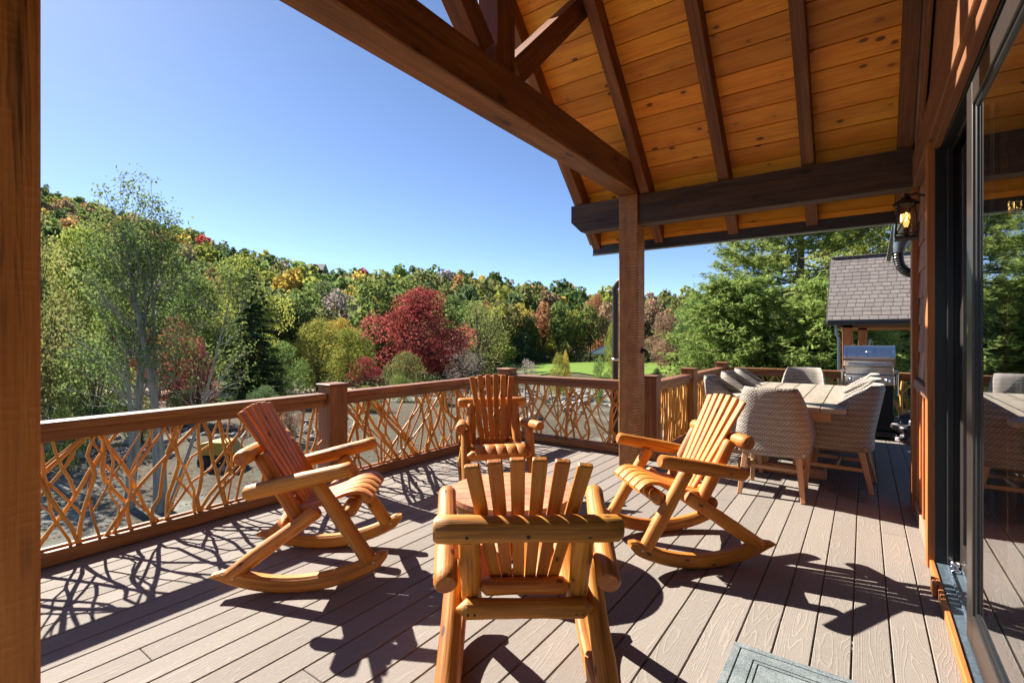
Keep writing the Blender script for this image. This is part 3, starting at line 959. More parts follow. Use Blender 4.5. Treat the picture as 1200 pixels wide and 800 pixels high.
obj('sill_trim', MB().bx(0.300, 0.320, 3.45, 3.55, 0.001, 0.075, 0.004, 2), 'cedar', door)
def sash(y0, y1, xf, xb, mats_frame, sw=0.10, rec=0.034):
    so = obj('sash', MB().bx(xf, xb, y1 - sw, y1, 0.065, 2.465, 0.003).bx(xf, xb, y0, y0 + sw, 0.065, 2.465, 0.003)
             .bx(xf + .0005, xb - .0005, y0 + sw, y1 - sw, 0.065, 0.215, 0.003).bx(xf + .0005, xb - .0005, y0 + sw, y1 - sw, 2.365, 2.465, 0.003), mats_frame, door)
    xm = xf + rec
    gb = MB()
    for (a, b, c0, c1) in ((y0 + sw, y0 + sw + 0.018, 0.215, 2.365), (y1 - sw - 0.018, y1 - sw, 0.215, 2.365)):
        gb.bx(xm - 0.012, xb - 0.004, a, b, c0, c1, 0.004)
    gb.bx(xm - 0.012, xb - 0.004, y0 + sw + 0.018, y1 - sw - 0.018, 0.215, 0.235, 0.004)
    gb.bx(xm - 0.012, xb - 0.004, y0 + sw + 0.018, y1 - sw - 0.018, 2.345, 2.365, 0.004)
    obj('glazing_bead', gb, 'black_frame', so)
    obj('pane', MB().bx(xm - 0.004, xm + 0.012, y0 + sw + 0.017, y1 - sw - 0.017, 0.233, 2.347, 0.0), 'glass', so)
    return so
sash(1.9, 3.845, 0.455, 0.505, 'bronze')
sash(-1.6, 2.95, 0.372, 0.424, 'bronze', 0.13, 0.022)
obj('roller', MB().lathe((0.43, 3.80, 0.075), [(0.0, -0.02), (0.022, -0.02), (0.022, 0.02), (0, 0.02)], 14, 0, 0).bx(0.41, 0.45, 3.74, 3.83, 0.046, 0.062, 0.003), 'chrome', door)
# gutter of the roof behind the corner, with its ribbed elbow
gy = 5.75
HP('gutter', MB().prism([(0.172, 2.10), (0.204, 2.09), (0.258, 2.47), (0.222, 2.47)], 1, gy, gy + 0.08), 'fascia_edge')
HP('gutter_outlet', MB().tube([(0.32, gy + 0.02, 2.44), (0.27, gy + 0.02, 2.22), (0.262, gy + 0.02, 2.16)], [0.10, 0.055, 0.045], 12), 'sillmetal')
pts = [(0.262, gy + 0.02, 2.18), (0.262, gy + 0.02, 2.10), (0.275, gy + 0.02, 2.04), (0.31, gy + 0.02, 1.99), (0.36, gy + 0.02, 1.965), (0.43, gy + 0.02, 1.955), (0.6, gy - 0.1, 1.95)]
dense = []
for a, b in zip(pts[:-1], pts[1:]):
    for i in range(6):
        dense.append(V(a).lerp(V(b), i / 6))
dense.append(V(pts[-1]))
HP('downspout', MB().tube(dense, [0.038 + 0.004 * (i % 2) for i in range(len(dense))], 12, smooth=False), 'gutter')

# ------------------------------------------------------------------ railings with laurel branches
def wander(p0, p1, k, amp):
    p0, p1 = V(p0), V(p1)
    out = []
    ph = rng.uniform(0, 6.28); ph2 = rng.uniform(0, 6.28); fq = rng.uniform(1.5, 4.0)
    # two or three real bends where side shoots were cut, straight growth between them
    nk = rng.choice((1, 2, 2, 3))
    ks = sorted(rng.uniform(0.15, 0.85) for _ in range(nk))
    kv = [0.0] + [rng.uniform(-1, 1) * amp * 1.25 for _ in ks] + [0.0]
    kt = [0.0] + ks + [1.0]
    for i in range(k + 1):
        t = i / k
        e = math.sin(math.pi * t)
        kink = float(np.interp(t, kt, kv)) / max(0.35, e) if 0 < t < 1 else 0.0
        out.append((t, p0.lerp(p1, t), e, kink, math.sin(fq * t + ph) * 0.55, math.sin(fq * 1.3 * t + ph2)))
    return out

def railing(a, b, label, dens, straight=0.0, inner=None, group='branch railings round the deck', zlow=0.105, rmul=1.0, top='wide'):
    """a, b: (x, y) ends on the rail centre line; inner: unit vector towards the deck"""
    a, b = V((*a, 0)), V((*b, 0))
    d = (b - a); L = d.length; d /= L
    nrm = V((inner[0], inner[1], 0))
    rt = root('branch_railing', (a + b) / 2, 0, label, 'railing', group)
    c0 = (a + b) / 2
    rot = Matrix((d, nrm, V((0, 0, 1)))).transposed()
    if rot.determinant() < 0:
        rot = Matrix((d, -nrm, V((0, 0, 1)))).transposed()
    def RP(name, mb, m):
        return obj(name, mb, m, rt)
    h = L / 2
    RP('top_rail', MB().box((0, 0, 0.850), (h, 0.072, 0.026), rot, 0.006), 'rail')
    RP('sub_rail', MB().box((0, 0, 0.790), (h - 0.001, 0.045, 0.033), rot, 0.005), 'rail')
    RP('bottom_rail', MB().box(nrm * 0.034 + V((0, 0, 0.056)), (h - 0.001, 0.018, 0.042), rot, 0.004), 'rail')
    RP('bottom_rail', MB().box(-nrm * 0.034 + V((0, 0, 0.062)), (h - 0.001, 0.018, 0.042), rot, 0.004), 'rail')
    RP('fillet', MB().box(V((0, 0, 0.05)), (h - 0.002, 0.0155, 0.03), rot, 0.002), 'rail')
    z0, z1 = 0.082, 0.756
    nb = int(L * dens)
    for i in range(nb):
        t = (i + rng.uniform(0.1, 0.9)) / nb * L - h
        kind = rng.random()
        lean = rng.gauss(0, 0.15 * (1 - straight) + 0.035)
        if kind < 0.30 * (1 - straight):
            lean = rng.choice((-1, 1)) * rng.uniform(0.35, 0.75)
        ta, tb = t - lean * 0.5, t + lean * 0.5
        za, zb = z0, z1
        # keep the ends on the panel: clip where they leave it
        def clip(tt, zz, to, zo):
            if tt > h - 0.01:
                k = (tt - (h - 0.01)) / max(1e-6, tt - to); return h - 0.01, zz + (zo - zz) * k
            if tt < -h + 0.01:
                k = (tt - (-h + 0.01)) / min(-1e-6, tt - to); return -h + 0.01, zz + (zo - zz) * k
            return tt, zz
        ta2, za2 = clip(ta, za, tb, zb); tb2, zb2 = clip(tb, zb, ta, za)
        if zb2 - za2 < 0.12: continue
        off = rng.uniform(-0.022, 0.022)
        k = 11
        amp = (0.05 if straight < 0.5 else 0.03)
        w = wander(d * ta2 + V((0, 0, za2)), d * tb2 + V((0, 0, zb2)), k, amp)
        pts = [p + d * (e * (s1 * amp * 0.8 + kk)) + nrm * (off + e * s2 * 0.012) for (t_, p, e, kk, s1, s2) in w]
        r0 = rng.uniform(0.0085, 0.0175) * rmul
        if rng.random() < 0.15: r0 *= 1.35
        r1 = r0 * rng.uniform(0.6, 0.9)
        if rng.random() < 0.4: r0, r1 = r1, r0
        rad = [r0 + (r1 - r0) * j / k + rng.uniform(-0.001, 0.0012) for j in range(k + 1)]
        mb = MB().tube(pts, rad, 7, True)
        # a fork leaving part way
        if rng.random() < 0.55 * (1 - 0.5 * straight):
            j = rng.randint(3, 8)
            up = rng.random() < 0.7
            p0 = pts[j]
            ln = (z1 - p0.z) if up else (p0.z - z0)
            dirn = rng.choice((-1, 1)) * rng.uniform(0.25, 0.7) * ln
            tt = max(-h + 0.01, min(h - 0.01, p0.dot(d) + dirn))
            p1 = d * tt + nrm * rng.uniform(-0.02, 0.02) + V((0, 0, z1 if up else z0))
            w2 = wander(p0, p1, 6, amp * 0.6)
            pp = [p + d * (e * (s1 * amp * 0.5 + kk * 0.6)) for (t_, p, e, kk, s1, s2) in w2]
            rr_ = rad[j] * rng.uniform(0.6, 0.85)
            mb.tube(pp, [rr_ * (1 - 0.25 * jj / 6) for jj in range(7)], 6, True)
        RP('branch', mb, 'branch')
    return rt

RX = -4.02
railing((RX, -2.3), (RX, 2.66), 'long branch railing overlooking the gravel yard beside the tall foreground post', 17, 0.0, (1, 0), rmul=0.95)
railing((RX, 2.88), (RX, 5.41), 'branch railing between the log post and the deck corner post', 21, 0.1, (1, 0), rmul=0.95)
railing((RX + 0.1, 5.53), (-2.05, 5.53), 'branch railing behind the rocking chair that faces the camera, in front of the lawn', 18, 0.1, (0, -1))
railing((-1.98, 5.62), (-1.98, 6.94), 'dense upright branch railing just beyond the sawn porch post', 30, 0.75, (1, 0), rmul=0.95)
railing((-1.98, 7.14), (-1.98, 8.91), 'dense upright branch railing beside the row of dining chairs', 28, 0.75, (1, 0), rmul=0.95)
railing((-1.88, 9.02), (0.62, 9.02), 'branch railing behind the grill and the far end of the dining table', 16, 0.3, (0, -1))

def newel(x, y, label, hgt=0.935, w=0.095):
    o = obj('railing_post', MB().bx(-w, w, -w, w, 0, hgt, 0.006, 2), 'rail')
    o.location = (x, y, 0)
    tag(o, label, 'post', 'railing posts')
    c_ = obj('cap', MB().box((0, 0, hgt + 0.012), (w + 0.012, w + 0.012, 0.012), None, 0.008), 'rail', o)
    return o
newel(RX, 2.77, 'square railing post with cap beside the rocking chair at the long railing')
newel(RX, 5.53, 'square corner post with cap behind the rocking chair that faces the camera')
newel(-1.98, 5.53, 'square railing post hidden close behind the sawn porch post', 0.93, 0.085)
newel(-1.98, 7.04, 'square railing post between the two dense upright branch railings', 0.935, 0.09)
newel(-1.98, 9.02, 'square corner post beyond the dining chairs', 0.935, 0.09)
newel(0.73, 9.02, 'square railing post right of the grill', 1.03, 0.09)

# ------------------------------------------------------------------ log rocking chairs
RR = 0.95
def arc_z(sv): return RR - math.sqrt(RR * RR - sv * sv)
def make_rocker():
    t = root('rocking_chair', (0, 0, 0))
    W = ('log', 'log_end')
    for sg in (-1, 1):
        x = 0.283 * sg
        path = []
        for i in range(25):
            sv = -0.475 + 0.93 * i / 24
            z0 = arc_z(sv); z1 = z0 + 0.083
            if sv < -0.36: z1 -= (z1 - z0 - 0.012) * ((-0.36 - sv) / 0.115) ** 1.3
            if sv > 0.40:
                k = (sv - 0.40) / 0.055
                z0 += 0.026 * k * k; z1 -= 0.026 * k * k
            path.append(((x, sv, z0), (x, sv, z1)))
        ro = obj('rocker', MB().sweep_rect(path, 0.062, (1, 0, 0), 0, 0.012), W, t)
        for sv in (-0.36, 0.385):
            zc_ = arc_z(sv) + 0.045
            for e in (-1, 1):
                obj('bolt', MB().lathe((x + e * 0.031, sv, zc_), [(0.0, e * 0.004), (0.007, e * 0.003), (0.008, 0)], 8, 0, 0), 'bolt', ro)
        obj('leg', MB().log((x, 0.357, 0.125), (x * 0.985, 0.098, 0.585), 0.042, 0.039), W, t)
        obj('brace', MB().log((x, -0.392, 0.118), (x * 0.995, 0.10, 0.432), 0.041, 0.039), W, t)
        obj('back_post', MB().log((0.207 * sg, -0.015, 0.335), (0.207 * sg, -0.222, 0.745), 0.041, 0.039), W, t)
        obj('armrest', MB().log((0.281 * sg, -0.275, 0.556), (0.337 * sg, 0.307, 0.655), 0.043, 0.041), W, t)
    br_ = obj('back_rail', MB().log((-0.32, -0.272, 0.752), (0.32, -0.272, 0.752), 0.046, 0.044), W, t)
    for x in (-0.205, 0.0, 0.205):
        obj('bolt', MB().lathe((x, -0.315, 0.742), [(0.0, -0.004), (0.006, -0.003), (0.0065, 0.006)], 8, 0, 1), 'castiron', br_)
    obj('lower_back_rail', MB().log((-0.168, -0.078, 0.435), (0.168, -0.078, 0.435), 0.032, 0.032, cham=0.02), W, t)
    rs_ = obj('rear_seat_rail', MB().log((-0.262, -0.105, 0.362), (0.262, -0.105, 0.362), 0.036, 0.036, cham=0.04), W, t)
    for x in (-0.215, -0.19, 0.19, 0.215):
        obj('bolt', MB().lathe((x, -0.138, 0.36), [(0.0, -0.005), (0.0055, -0.004), (0.006, 0.008)], 8, 0, 1), 'castiron', rs_)
    obj('front_seat_rail', MB().log((-0.275, 0.255, 0.405), (0.275, 0.255, 0.405), 0.042, 0.042, cham=0.035), W, t)
    # fanned back slats
    for i in range(6):
        u = (i - 2.5) / 2.5
        b = V((0.108 * u, -0.032, 0.425)); tp = V((0.188 * u, -0.318, 1.012 - 0.022 * u * u))
        d = (tp - b).normalized()
        fx = V((1, 0, 0)); fx = (fx - d * fx.dot(d)).normalized(); n = d.cross(fx)
        rot = Matrix((fx, n, d)).transposed()
        mb = MB().box((b + tp) / 2, (0.0255, 0.0115, (tp - b).length / 2), rot, 0.005, 2, 0, 0.80)
        obj('back_slat', mb, 'slat', t)
    # seat slats running front to back, curling over the front rail
    for i in range(5):
        x = (i - 2) * 0.088
        path = []
        for j in range(13):
            sv = -0.06 + 0.43 * j / 12
            z = 0.418 + 0.060 * math.sin(max(0, (sv + 0.02) / 0.36) * 1.75) - (0.045 * max(0, (sv - 0.29) / 0.08) ** 2)
            z -= 0.018 * math.sin(math.pi * min(1, max(0, (sv + .06) / 0.3)))
            path.append(((x, sv, z), (x, sv + 0.002, z + 0.021)))
        obj('seat_slat', MB().sweep_rect(path, 0.077, (1, 0, 0), 0, 0.004, True), 'slat', t)
    return t
def place_rocker(t, X, Y, ph, ro, label):
    t.matrix_world = (Matrix.Translation((X, Y, 0)) @ Matrix.Rotation(-ph, 4, 'Z') @ Matrix.Translation((0, 0, RR))
                      @ Matrix.Rotation(ro, 4, 'X') @ Matrix.Translation((0, 0, -RR)))
    return tag(t, label, 'rocking chair', 'log rocking chairs round the low table')
rk = make_rocker()
chairs = [(-1.087, 1.608, -0.642, 0.07, 'honey log rocking chair seen from behind, its back rail and fanned slats towards the camera'),
          (-2.719, 1.716, 0.87, 0.064, 'honey log rocking chair seen from its side, between the long railing and round table'),
          (-0.976, 3.30, -2.344, 0.031, 'honey log rocking chair in full sun in front of the wicker dining chairs'),
          (-2.665, 3.495, 2.353, -0.065, 'honey log rocking chair facing the camera across the round table')]
for i, c_ in enumerate(chairs):
    t = rk if i == 3 else copy_tree(rk)
    place_rocker(t, *c_)

# ------------------------------------------------------------------ low round table
def clip_circle_strip(x0, x1, r):
    pts = []
    n = 10
    def yy(x): return math.sqrt(max(0, r * r - x * x))
    xs_ = [x0 + (x1 - x0) * i / n for i in range(n + 1)]
    return [(x, -yy(x)) for x in xs_] + [(x, yy(x)) for x in xs_[::-1]]
rt = root('round_table', (-1.80, 2.53, 0), R(-40), 'low round table with terracotta stained planks between the log rocking chairs', 'table')
r_t = 0.39; zt = 0.43
for i in range(8):
    x0 = -r_t + 0.002 + i * (2 * r_t / 8); x1 = x0 + 2 * r_t / 8 - 0.005
    poly = clip_circle_strip(max(x0, -r_t + 0.004), min(x1, r_t - 0.004), r_t)
    obj('plank', MB().prism(poly, 2, zt - 0.03, zt + rng.uniform(-0.0005, 0.0005)), 'table_red', rt)
ring = MB()
obj('apron', MB().lathe((0, 0, 0), [(r_t - 0.05, zt - 0.10), (r_t - 0.03, zt - 0.10), (r_t - 0.03, zt - 0.031), (r_t - 0.05, zt - 0.031), (r_t - 0.05, zt - 0.10)], 32), 'log', rt)
for a in range(4):
    an = math.pi / 4 + a * math.pi / 2
    obj('leg', MB().log((0.27 * math.cos(an), 0.27 * math.sin(an), 0), (0.24 * math.cos(an), 0.24 * math.sin(an), zt - 0.032), 0.035, 0.033), ('log', 'log_end'), rt)

# ------------------------------------------------------------------ dining table
dt = root('dining_table', (-0.695, 6.43, 0), 0, 'long plank topped dining table with wicker chairs round it', 'table')
TW, TL = 1.15, 2.55
for i in range(6):
    w = TW / 6
    obj('plank', MB().box((-TW / 2 + w * (i + 0.5), 0, 0.737 + rng.uniform(-.001, .001)), (w / 2 - 0.003, TL / 2, 0.023), None, 0.004, 1), 'teak', dt)
for sy in (-1, 1):
    obj('apron', MB().box((0, sy * (TL / 2 - 0.14), 0.665), (TW / 2 - 0.12, 0.02, 0.045), None, 0.004, 0), 'teak_leg', dt)
    obj('apron', MB().box((sy * (TW / 2 - 0.14), 0, 0.665), (0.02, TL / 2 - 0.165, 0.045), None, 0.004, 1), 'teak_leg', dt)
    obj('trestle_foot', MB().box((0, sy * 0.72, 0.05), (0.40, 0.055, 0.05), None, 0.01, 0), 'teak_leg', dt)
    obj('trestle_head', MB().box((0, sy * 0.72, 0.66), (0.42, 0.05, 0.05), None, 0.008, 0), 'teak_leg', dt)
    for sx_ in (-1, 1):
        obj('leg', MB().box((sx_ * 0.17, sy * 0.72, 0.355), (0.055, 0.05, 0.255), None, 0.008, 2), 'teak_leg', dt)
obj('stretcher', MB().box((0, 0, 0.25), (0.045, 0.67, 0.05), None, 0.006, 1), 'teak_leg', dt)

# ------------------------------------------------------------------ wicker dining chairs (local: faces +y)
def make_wicker():
    t = root('dining_chair', (0, 0, 0))
    NA_, NZ = 49, 14
    zb = 0.365
    def plan(a, z):
        # a in [-1, 1] round the U from the left front to the right front; z height
        k = max(0.0, (z - 0.50) / 0.45)
        hw = 0.305 - 0.075 * k                        # half width narrows with height
        hw *= 0.90 + 0.10 * min(1, (z - zb) / 0.16)
        back = -0.27 - 0.085 * k
        front = 0.27
        dep = front - back
        Lside = dep - 0.14
        s_ = abs(a); sg = 1 if a >= 0 else -1
        # back straight part, rounded corner, then the side
        b0 = 0.30; b1 = 0.52
        rc = 0.14
        if s_ < b0:
            x = (hw - rc) * s_ / b0; y = back - 0.015 * (1 - (s_ / b0) ** 2)
        elif s_ < b1:
            th_ = (s_ - b0) / (b1 - b0) * math.pi / 2
            x = hw - rc + rc * math.sin(th_); y = back + rc - rc * math.cos(th_)
        else:
            x = hw; y = back + rc + (front - back - rc) * (s_ - b1) / (1 - b1)
        return V((sg * x, y, z))
    def ztop(a):
        s_ = abs(a)
        if s_ < 0.46: return 0.955
        if s_ < 0.50: return 0.955 - 0.035 * ((s_ - 0.46) / 0.04) ** 2
        k = (s_ - 0.50) / 0.50
        return 0.92 - 0.27 * min(1, k / 0.75) - 0.05 * max(0, (k - 0.75) / 0.25)
    mb = MB()
    TH = 0.035
    outs = []; ins = []
    for i in range(NA_):
        a = -1 + 2 * i / (NA_ - 1)
        zt_ = ztop(a)
        co, ci = [], []
        for j in range(NZ + 1):
            z = zb + (zt_ - zb) * j / NZ
            p = plan(a, z)
            e = 1e-3
            tg = (plan(min(1, a + e), z) - plan(max(-1, a - e), z)); tg.z = 0
            nrm = V((tg.y, -tg.x, 0)).normalized()
            if nrm.dot(V((p.x, p.y, 0))) < 0 and abs(a) < 0.9: nrm = -nrm
            edge = 0.012 * max(0, (j - NZ + 1))
            co.append(p - nrm * edge); ci.append(p - nrm * (TH - edge))
        outs.append(co); ins.append(ci)
    vs = []; gs = []; arc = 0
    for i in range(NA_):
        if i: arc += (outs[i][5] - outs[i - 1][5]).length
        for p in outs[i]: vs.append(p); gs.append((arc, p.z, 0))
        for p in ins[i]: vs.append(p); gs.append((arc, p.z + 0.003, 0))
    st = 2 * (NZ + 1); fs = []
    for i in range(NA_ - 1):
        for j in range(NZ):
            a = i * st + j; fs.append([a, a + st, a + st + 1, a + 1])
            b = i * st + NZ + 1 + j; fs.append([b, b + 1, b + st + 1, b + st])
        a = i * st + NZ; b = i * st + st - 1
        fs.append([a, a + st, b + st, b])
        a = i * st; b = i * st + NZ + 1
        fs.append([a, b, b + st, a + st])
    for i in (0, NA_ - 1):
        for j in range(NZ):
            a = i * st + j; b = i * st + NZ + 1 + j
            fs.append([a, a + 1, b + 1, b] if i == 0 else [a, b, b + 1, a + 1])
    mb.add(vs, fs, gs, 0, True)
    # underside and front apron of the seat
    mb.bx(-0.262, 0.262, -0.235, 0.268, zb + 0.004, 0.415, 0.02)
    obj('wicker_shell', mb, 'wicker', t)
    obj('cushion', MB().bx(-0.245, 0.245, -0.215, 0.285, 0.417, 0.485, 0.03), 'cloth', t)
    for sx_ in (-1, 1):
        for (y0, y1, nm) in ((-0.19, -0.275, 'leg'), (0.20, 0.235, 'leg')):
            p1 = V((sx_ * 0.205, y0, zb + 0.01)); p0 = V((sx_ * (0.245 if y0 < 0 else 0.225), y1, 0))
            d = (p1 - p0).normalized(); fx = V((1, 0, 0)); fx = (fx - d * fx.dot(d)).normalized()
            obj(nm, MB().box((p0 + p1) / 2, (0.024, 0.024, (p1 - p0).length / 2), Matrix((fx, d.cross(fx), d)).transposed(), 0.005, 2, 0, 0.72), 'teak_leg', t)
        obj('stretcher', MB().box((sx_ * 0.217, 0.0, 0.20), (0.011, 0.215, 0.017), None, 0.003, 1), 'teak_leg', t)
    obj('stretcher', MB().box((0, 0.0, 0.20), (0.205, 0.011, 0.017), None, 0.003, 0), 'teak_leg', t)
    return t
wk = make_wicker()
spots = [(-0.655, 5.02, 0, 'wicker dining chair at the near end of the table, its back towards the rocking chairs'),
         (-0.68, 7.86, 180, 'wicker dining chair at the far end of the table in front of the railing'),
         (-0.20, 5.62, 90, 'wicker dining chair on the house side of the table, nearest to the sliding door'),
         (-0.20, 6.42, 90, 'wicker dining chair on the house side of the table, middle of its row'),
         (-0.20, 7.20, 90, 'wicker dining chair on the house side of the table, the one closest to the grill'),
         (-1.10, 5.80, -90, 'wicker dining chair on the railing side of the table, closest to the porch post'),
         (-1.10, 6.62, -90, 'wicker dining chair on the railing side of the table, middle of its row'),
         (-1.10, 7.40, -90, 'wicker dining chair on the railing side of the table, nearest the corner post')]
for i, (x, y, a, lb) in enumerate(spots):
    t = wk if i == 0 else copy_tree(wk)
    t.location = (x, y, 0); t.rotation_euler = (0, 0, R(a + (0, 2, -3, 2.5, -1.5, 3, -2, 4)[i]))
    tag(t, lb, 'dining chair', 'wicker chairs round the dining table')

# ------------------------------------------------------------------ grill
gr = root('gas_grill', (0.06, 8.56, 0), 0, 'stainless steel gas grill with black cabinet in front of the railing', 'grill')
gw = 0.27
obj('base_plate', MB().bx(-gw - 0.02, gw + 0.02, -0.27, 0.25, 0.05, 0.12, 0.008), 'black', gr)
for sx_ in (-1, 1):
    for sy in (-1, 1):
        obj('caster', MB().lathe((sx_ * 0.24 - 0.012, sy * 0.2, 0.026), [(0, 0), (0.026, 0), (0.026, 0.024), (0, 0.024)], 14, 0, 0), 'rubber', gr)
obj('cabinet', MB().bx(-gw, gw, -0.235, 0.24, 0.121, 0.735, 0.006), 'black', gr)
dr = obj('door', MB().bx(-gw + 0.006, gw - 0.006, -0.252, -0.237, 0.135, 0.725, 0.006), 'black', gr)
obj('handle', MB().bx(-0.14, 0.10, -0.292, -0.275, 0.590, 0.612, 0.004).bx(-0.13, -0.115, -0.276, -0.25, 0.594, 0.608, 0.002).bx(0.075, 0.09, -0.276, -0.25, 0.594, 0.608, 0.002), 'chrome', dr)
obj('control_panel', MB().bx(-gw - 0.006, gw + 0.006, -0.275, 0.24, 0.738, 0.872, 0.008), 'steel', gr)
for x in (-0.20, -0.068, 0.068, 0.20):
    obj('knob', MB().lathe((x, -0.275, 0.805), [(0.036, 0), (0.036, -0.008), (0.026, -0.012), (0.023, -0.035), (0.0, -0.037)], 18, 0, 1), 'chrome', gr)
obj('firebox', MB().bx(-gw, gw, -0.245, 0.235, 0.874, 0.985, 0.01), 'steel', gr)
# hood: curved profile extruded along x with end caps
prof = [(-0.262, 0.988)]
for i in range(13):
    a = math.pi * (0.98 - 0.5 * i / 12)
    prof.append((-0.02 + 0.245 * math.cos(a), 1.045 + 0.225 * math.sin(a)))
prof += [(0.15, 1.235), (0.235, 1.10), (0.235, 0.988)]
hood = obj('hood', MB().prism([(p[0], p[1]) for p in prof], 0, -gw + 0.004, gw - 0.004), 'steel', gr)
for sg in (-1, 1):
    x0 = sg * (gw - 0.003); x1 = sg * (gw + 0.018)
    obj('hood_end', MB().prism([(p[0] * 1.03, p[1] + 0.004) for p in prof], 0, min(x0, x1), max(x0, x1)), 'chrome', hood)
obj('hood_handle', MB().tube([(-0.23, -0.335, 1.015), (0.23, -0.335, 1.015)], 0.013, 12).bx(-0.205, -0.19, -0.33, -0.262, 1.008, 1.022, 0.002).bx(0.19, 0.205, -0.33, -0.262, 1.008, 1.022, 0.002), 'chrome', hood)
obj('gauge', MB().lathe((0.0, -0.205, 1.16), [(0.0, -0.012), (0.040, -0.012), (0.045, -0.004), (0.045, 0.03)], 20, 0, 1), 'chrome', hood)
for sg in (-1, 1):
    obj('side_shelf', MB().bx(*sorted((sg * (gw + 0.022), sg * (gw + 0.05))), -0.24, 0.22, 0.60, 0.92, 0.008).bx(*sorted((sg * (gw + 0.018), sg * (gw + 0.06))), -0.25, 0.23, 0.90, 0.925, 0.006), 'steel', gr)

# crumpled black grill cover on the deck boards
def blob(name, c, rad, mat, seed, n=28, amp=0.35, flat=0.0):
    vs = []; fs = []; gs = []
    m_ = n // 2
    for i in range(m_ + 1):
        th_ = math.pi * i / m_
        for j in range(n):
            ph = 2 * math.pi * j / n
            d = V((math.sin(th_) * math.cos(ph), math.sin(th_) * math.sin(ph), math.cos(th_)))
            k = 1 + amp * (abs(mnoise.noise(d * 2.1 + V((seed, 0, 0)))) * 1.6 - 0.3 + 0.35 * mnoise.noise(d * 5.5 + V((0, seed, 0))))
            p = V((d.x * rad[0], d.y * rad[1], d.z * rad[2])) * k + V(c)
            p.z = max(p.z, flat + 0.002)
            vs.append(p); gs.append(p)
    for i in range(m_):
        for j in range(n):
            a = i * n + j; b = i * n + (j + 1) % n
            fs.append([a, a + n, b + n, b])
    mb = MB(); mb.add(vs, fs, gs, 0, True)
    return mb
cv = obj('grill_cover', blob('c', (0.58, 8.36, 0.15), (0.23, 0.20, 0.19), 'bag', 3.1, 36, 0.6), 'bag')
tag(cv, 'crumpled black cover heaped on the deck boards right of the grill', 'cover')
obj('lining', blob('c', (0.52, 8.22, 0.05), (0.13, 0.06, 0.06), 'bagside', 8.7, 24, 0.6), 'bagside', cv)
# forked yellow branch prop of the rail end beside the grill
st = MB()
st.tube([(0.42, 8.93, 0.10), (0.44, 8.93, 0.35), (0.43, 8.93, 0.58), (0.45, 8.93, 0.76)], [0.022, 0.02, 0.018, 0.016], 8)
st.tube([(0.43, 8.93, 0.55), (0.38, 8.93, 0.66), (0.33, 8.93, 0.70)], [0.017, 0.015, 0.012], 8)
st.tube([(0.44, 8.93, 0.60), (0.52, 8.93, 0.69), (0.60, 8.93, 0.70)], [0.017, 0.015, 0.013], 8)
st.tube([(0.27, 8.93, 0.10), (0.30, 8.93, 0.30), (0.26, 8.93, 0.52)], [0.018, 0.017, 0.015], 8)
tag(obj('branch_stand', st, 'branch'), 'thick forked golden branch standing upright between the grill and the house', 'branch')

# ------------------------------------------------------------------ door mat
mt = root('door_mat', (-0.17, 1.95, 0), 0, 'grey felt door mat with recessed border lying before the sliding door', 'door mat')
mw, ml = 0.305, 0.455
def ringbox(mb, x, y, w, z0, z1):
    mb.bx(-x, x, y - w, y, z0, z1, 0.003, 0); mb.bx(-x, x, -y, -y + w, z0, z1, 0.003, 0)
    mb.bx(-x, -x + w, -y + w, y - w, z0, z1, 0.003, 1); mb.bx(x - w, x, -y + w, y - w, z0, z1, 0.003, 1)
obj('backing', MB().bx(-mw, mw, -ml, ml, 0.001, 0.006, 0.002), 'mat', mt)
mb = MB(); ringbox(mb, mw, ml, 0.030, 0.0062, 0.011); obj('edge', mb, 'mat', mt)
mb = MB(); ringbox(mb, mw - 0.036, ml - 0.036, 0.055, 0.0062, 0.012); obj('border', mb, 'mat', mt)
mb = MB(); ringbox(mb, mw - 0.096, ml - 0.096, 0.016, 0.0062, 0.012); obj('inner_border', mb, 'mat', mt)
obj('field', MB().bx(-mw + 0.117, mw - 0.117, -ml + 0.117, ml - 0.117, 0.0062, 0.012, 0.003), 'mat', mt)

# ------------------------------------------------------------------ wall lantern
LX, LY, LZ = 0.236, 4.30, 2.085
lt = root('wall_lantern', (LX, LY, LZ), 0, 'lit black wall lantern with crossed bars hanging on the house wall', 'lantern')
hb, ht, hh = 0.058, 0.043, 0.205
def rect_loop(hw, z):
    return [V((sx_ * hw, sy * hw, z)) for sx_, sy in ((-1, -1), (1, -1), (1, 1), (-1, 1))]
B, T = rect_loop(hb, 0.0), rect_loop(ht, hh)
fm = MB()
for i in range(4):
    fm.tube([B[i], T[i]], 0.0055, 6); fm.tube([B[i], B[(i + 1) % 4]], 0.0055, 6); fm.tube([T[i], T[(i + 1) % 4]], 0.0055, 6)
obj('frame', fm, 'castiron', lt)
cb = MB()
for i in range(4):
    cb.tube([B[i], T[(i + 1) % 4]], 0.0025, 5); cb.tube([T[i], B[(i + 1) % 4]], 0.0025, 5)
obj('cross_bar', cb, 'castiron', lt)
for i in range(4):
    m_ = MB(); j = (i + 1) % 4
    k = 0.97
    vs = [V((p.x * k, p.y * k, p.z)) for p in (B[i], B[j], T[j], T[i])]
    m_.add(vs, [[0, 1, 2, 3]], vs, 0)
    obj('pane', m_, 'lampglass', lt)
obj('cap', MB().lathe((0, 0, hh), [(0.075, 0.0), (0.075, 0.008), (0.045, 0.03), (0.030, 0.034), (0.028, 0.05), (0.010, 0.055), (0.010, 0.075), (0.0, 0.08)], 4).lathe((0, 0, hh - .004), [(0, 0), (0.07, 0)], 4), 'castiron', lt)
obj('tray', MB().bx(-hb - 0.004, hb + 0.004, -hb - 0.004, hb + 0.004, -0.035, -0.024, 0.003).tube([(0, 0, -0.03), (0, 0, 0.05)], 0.012, 8), 'castiron', lt)
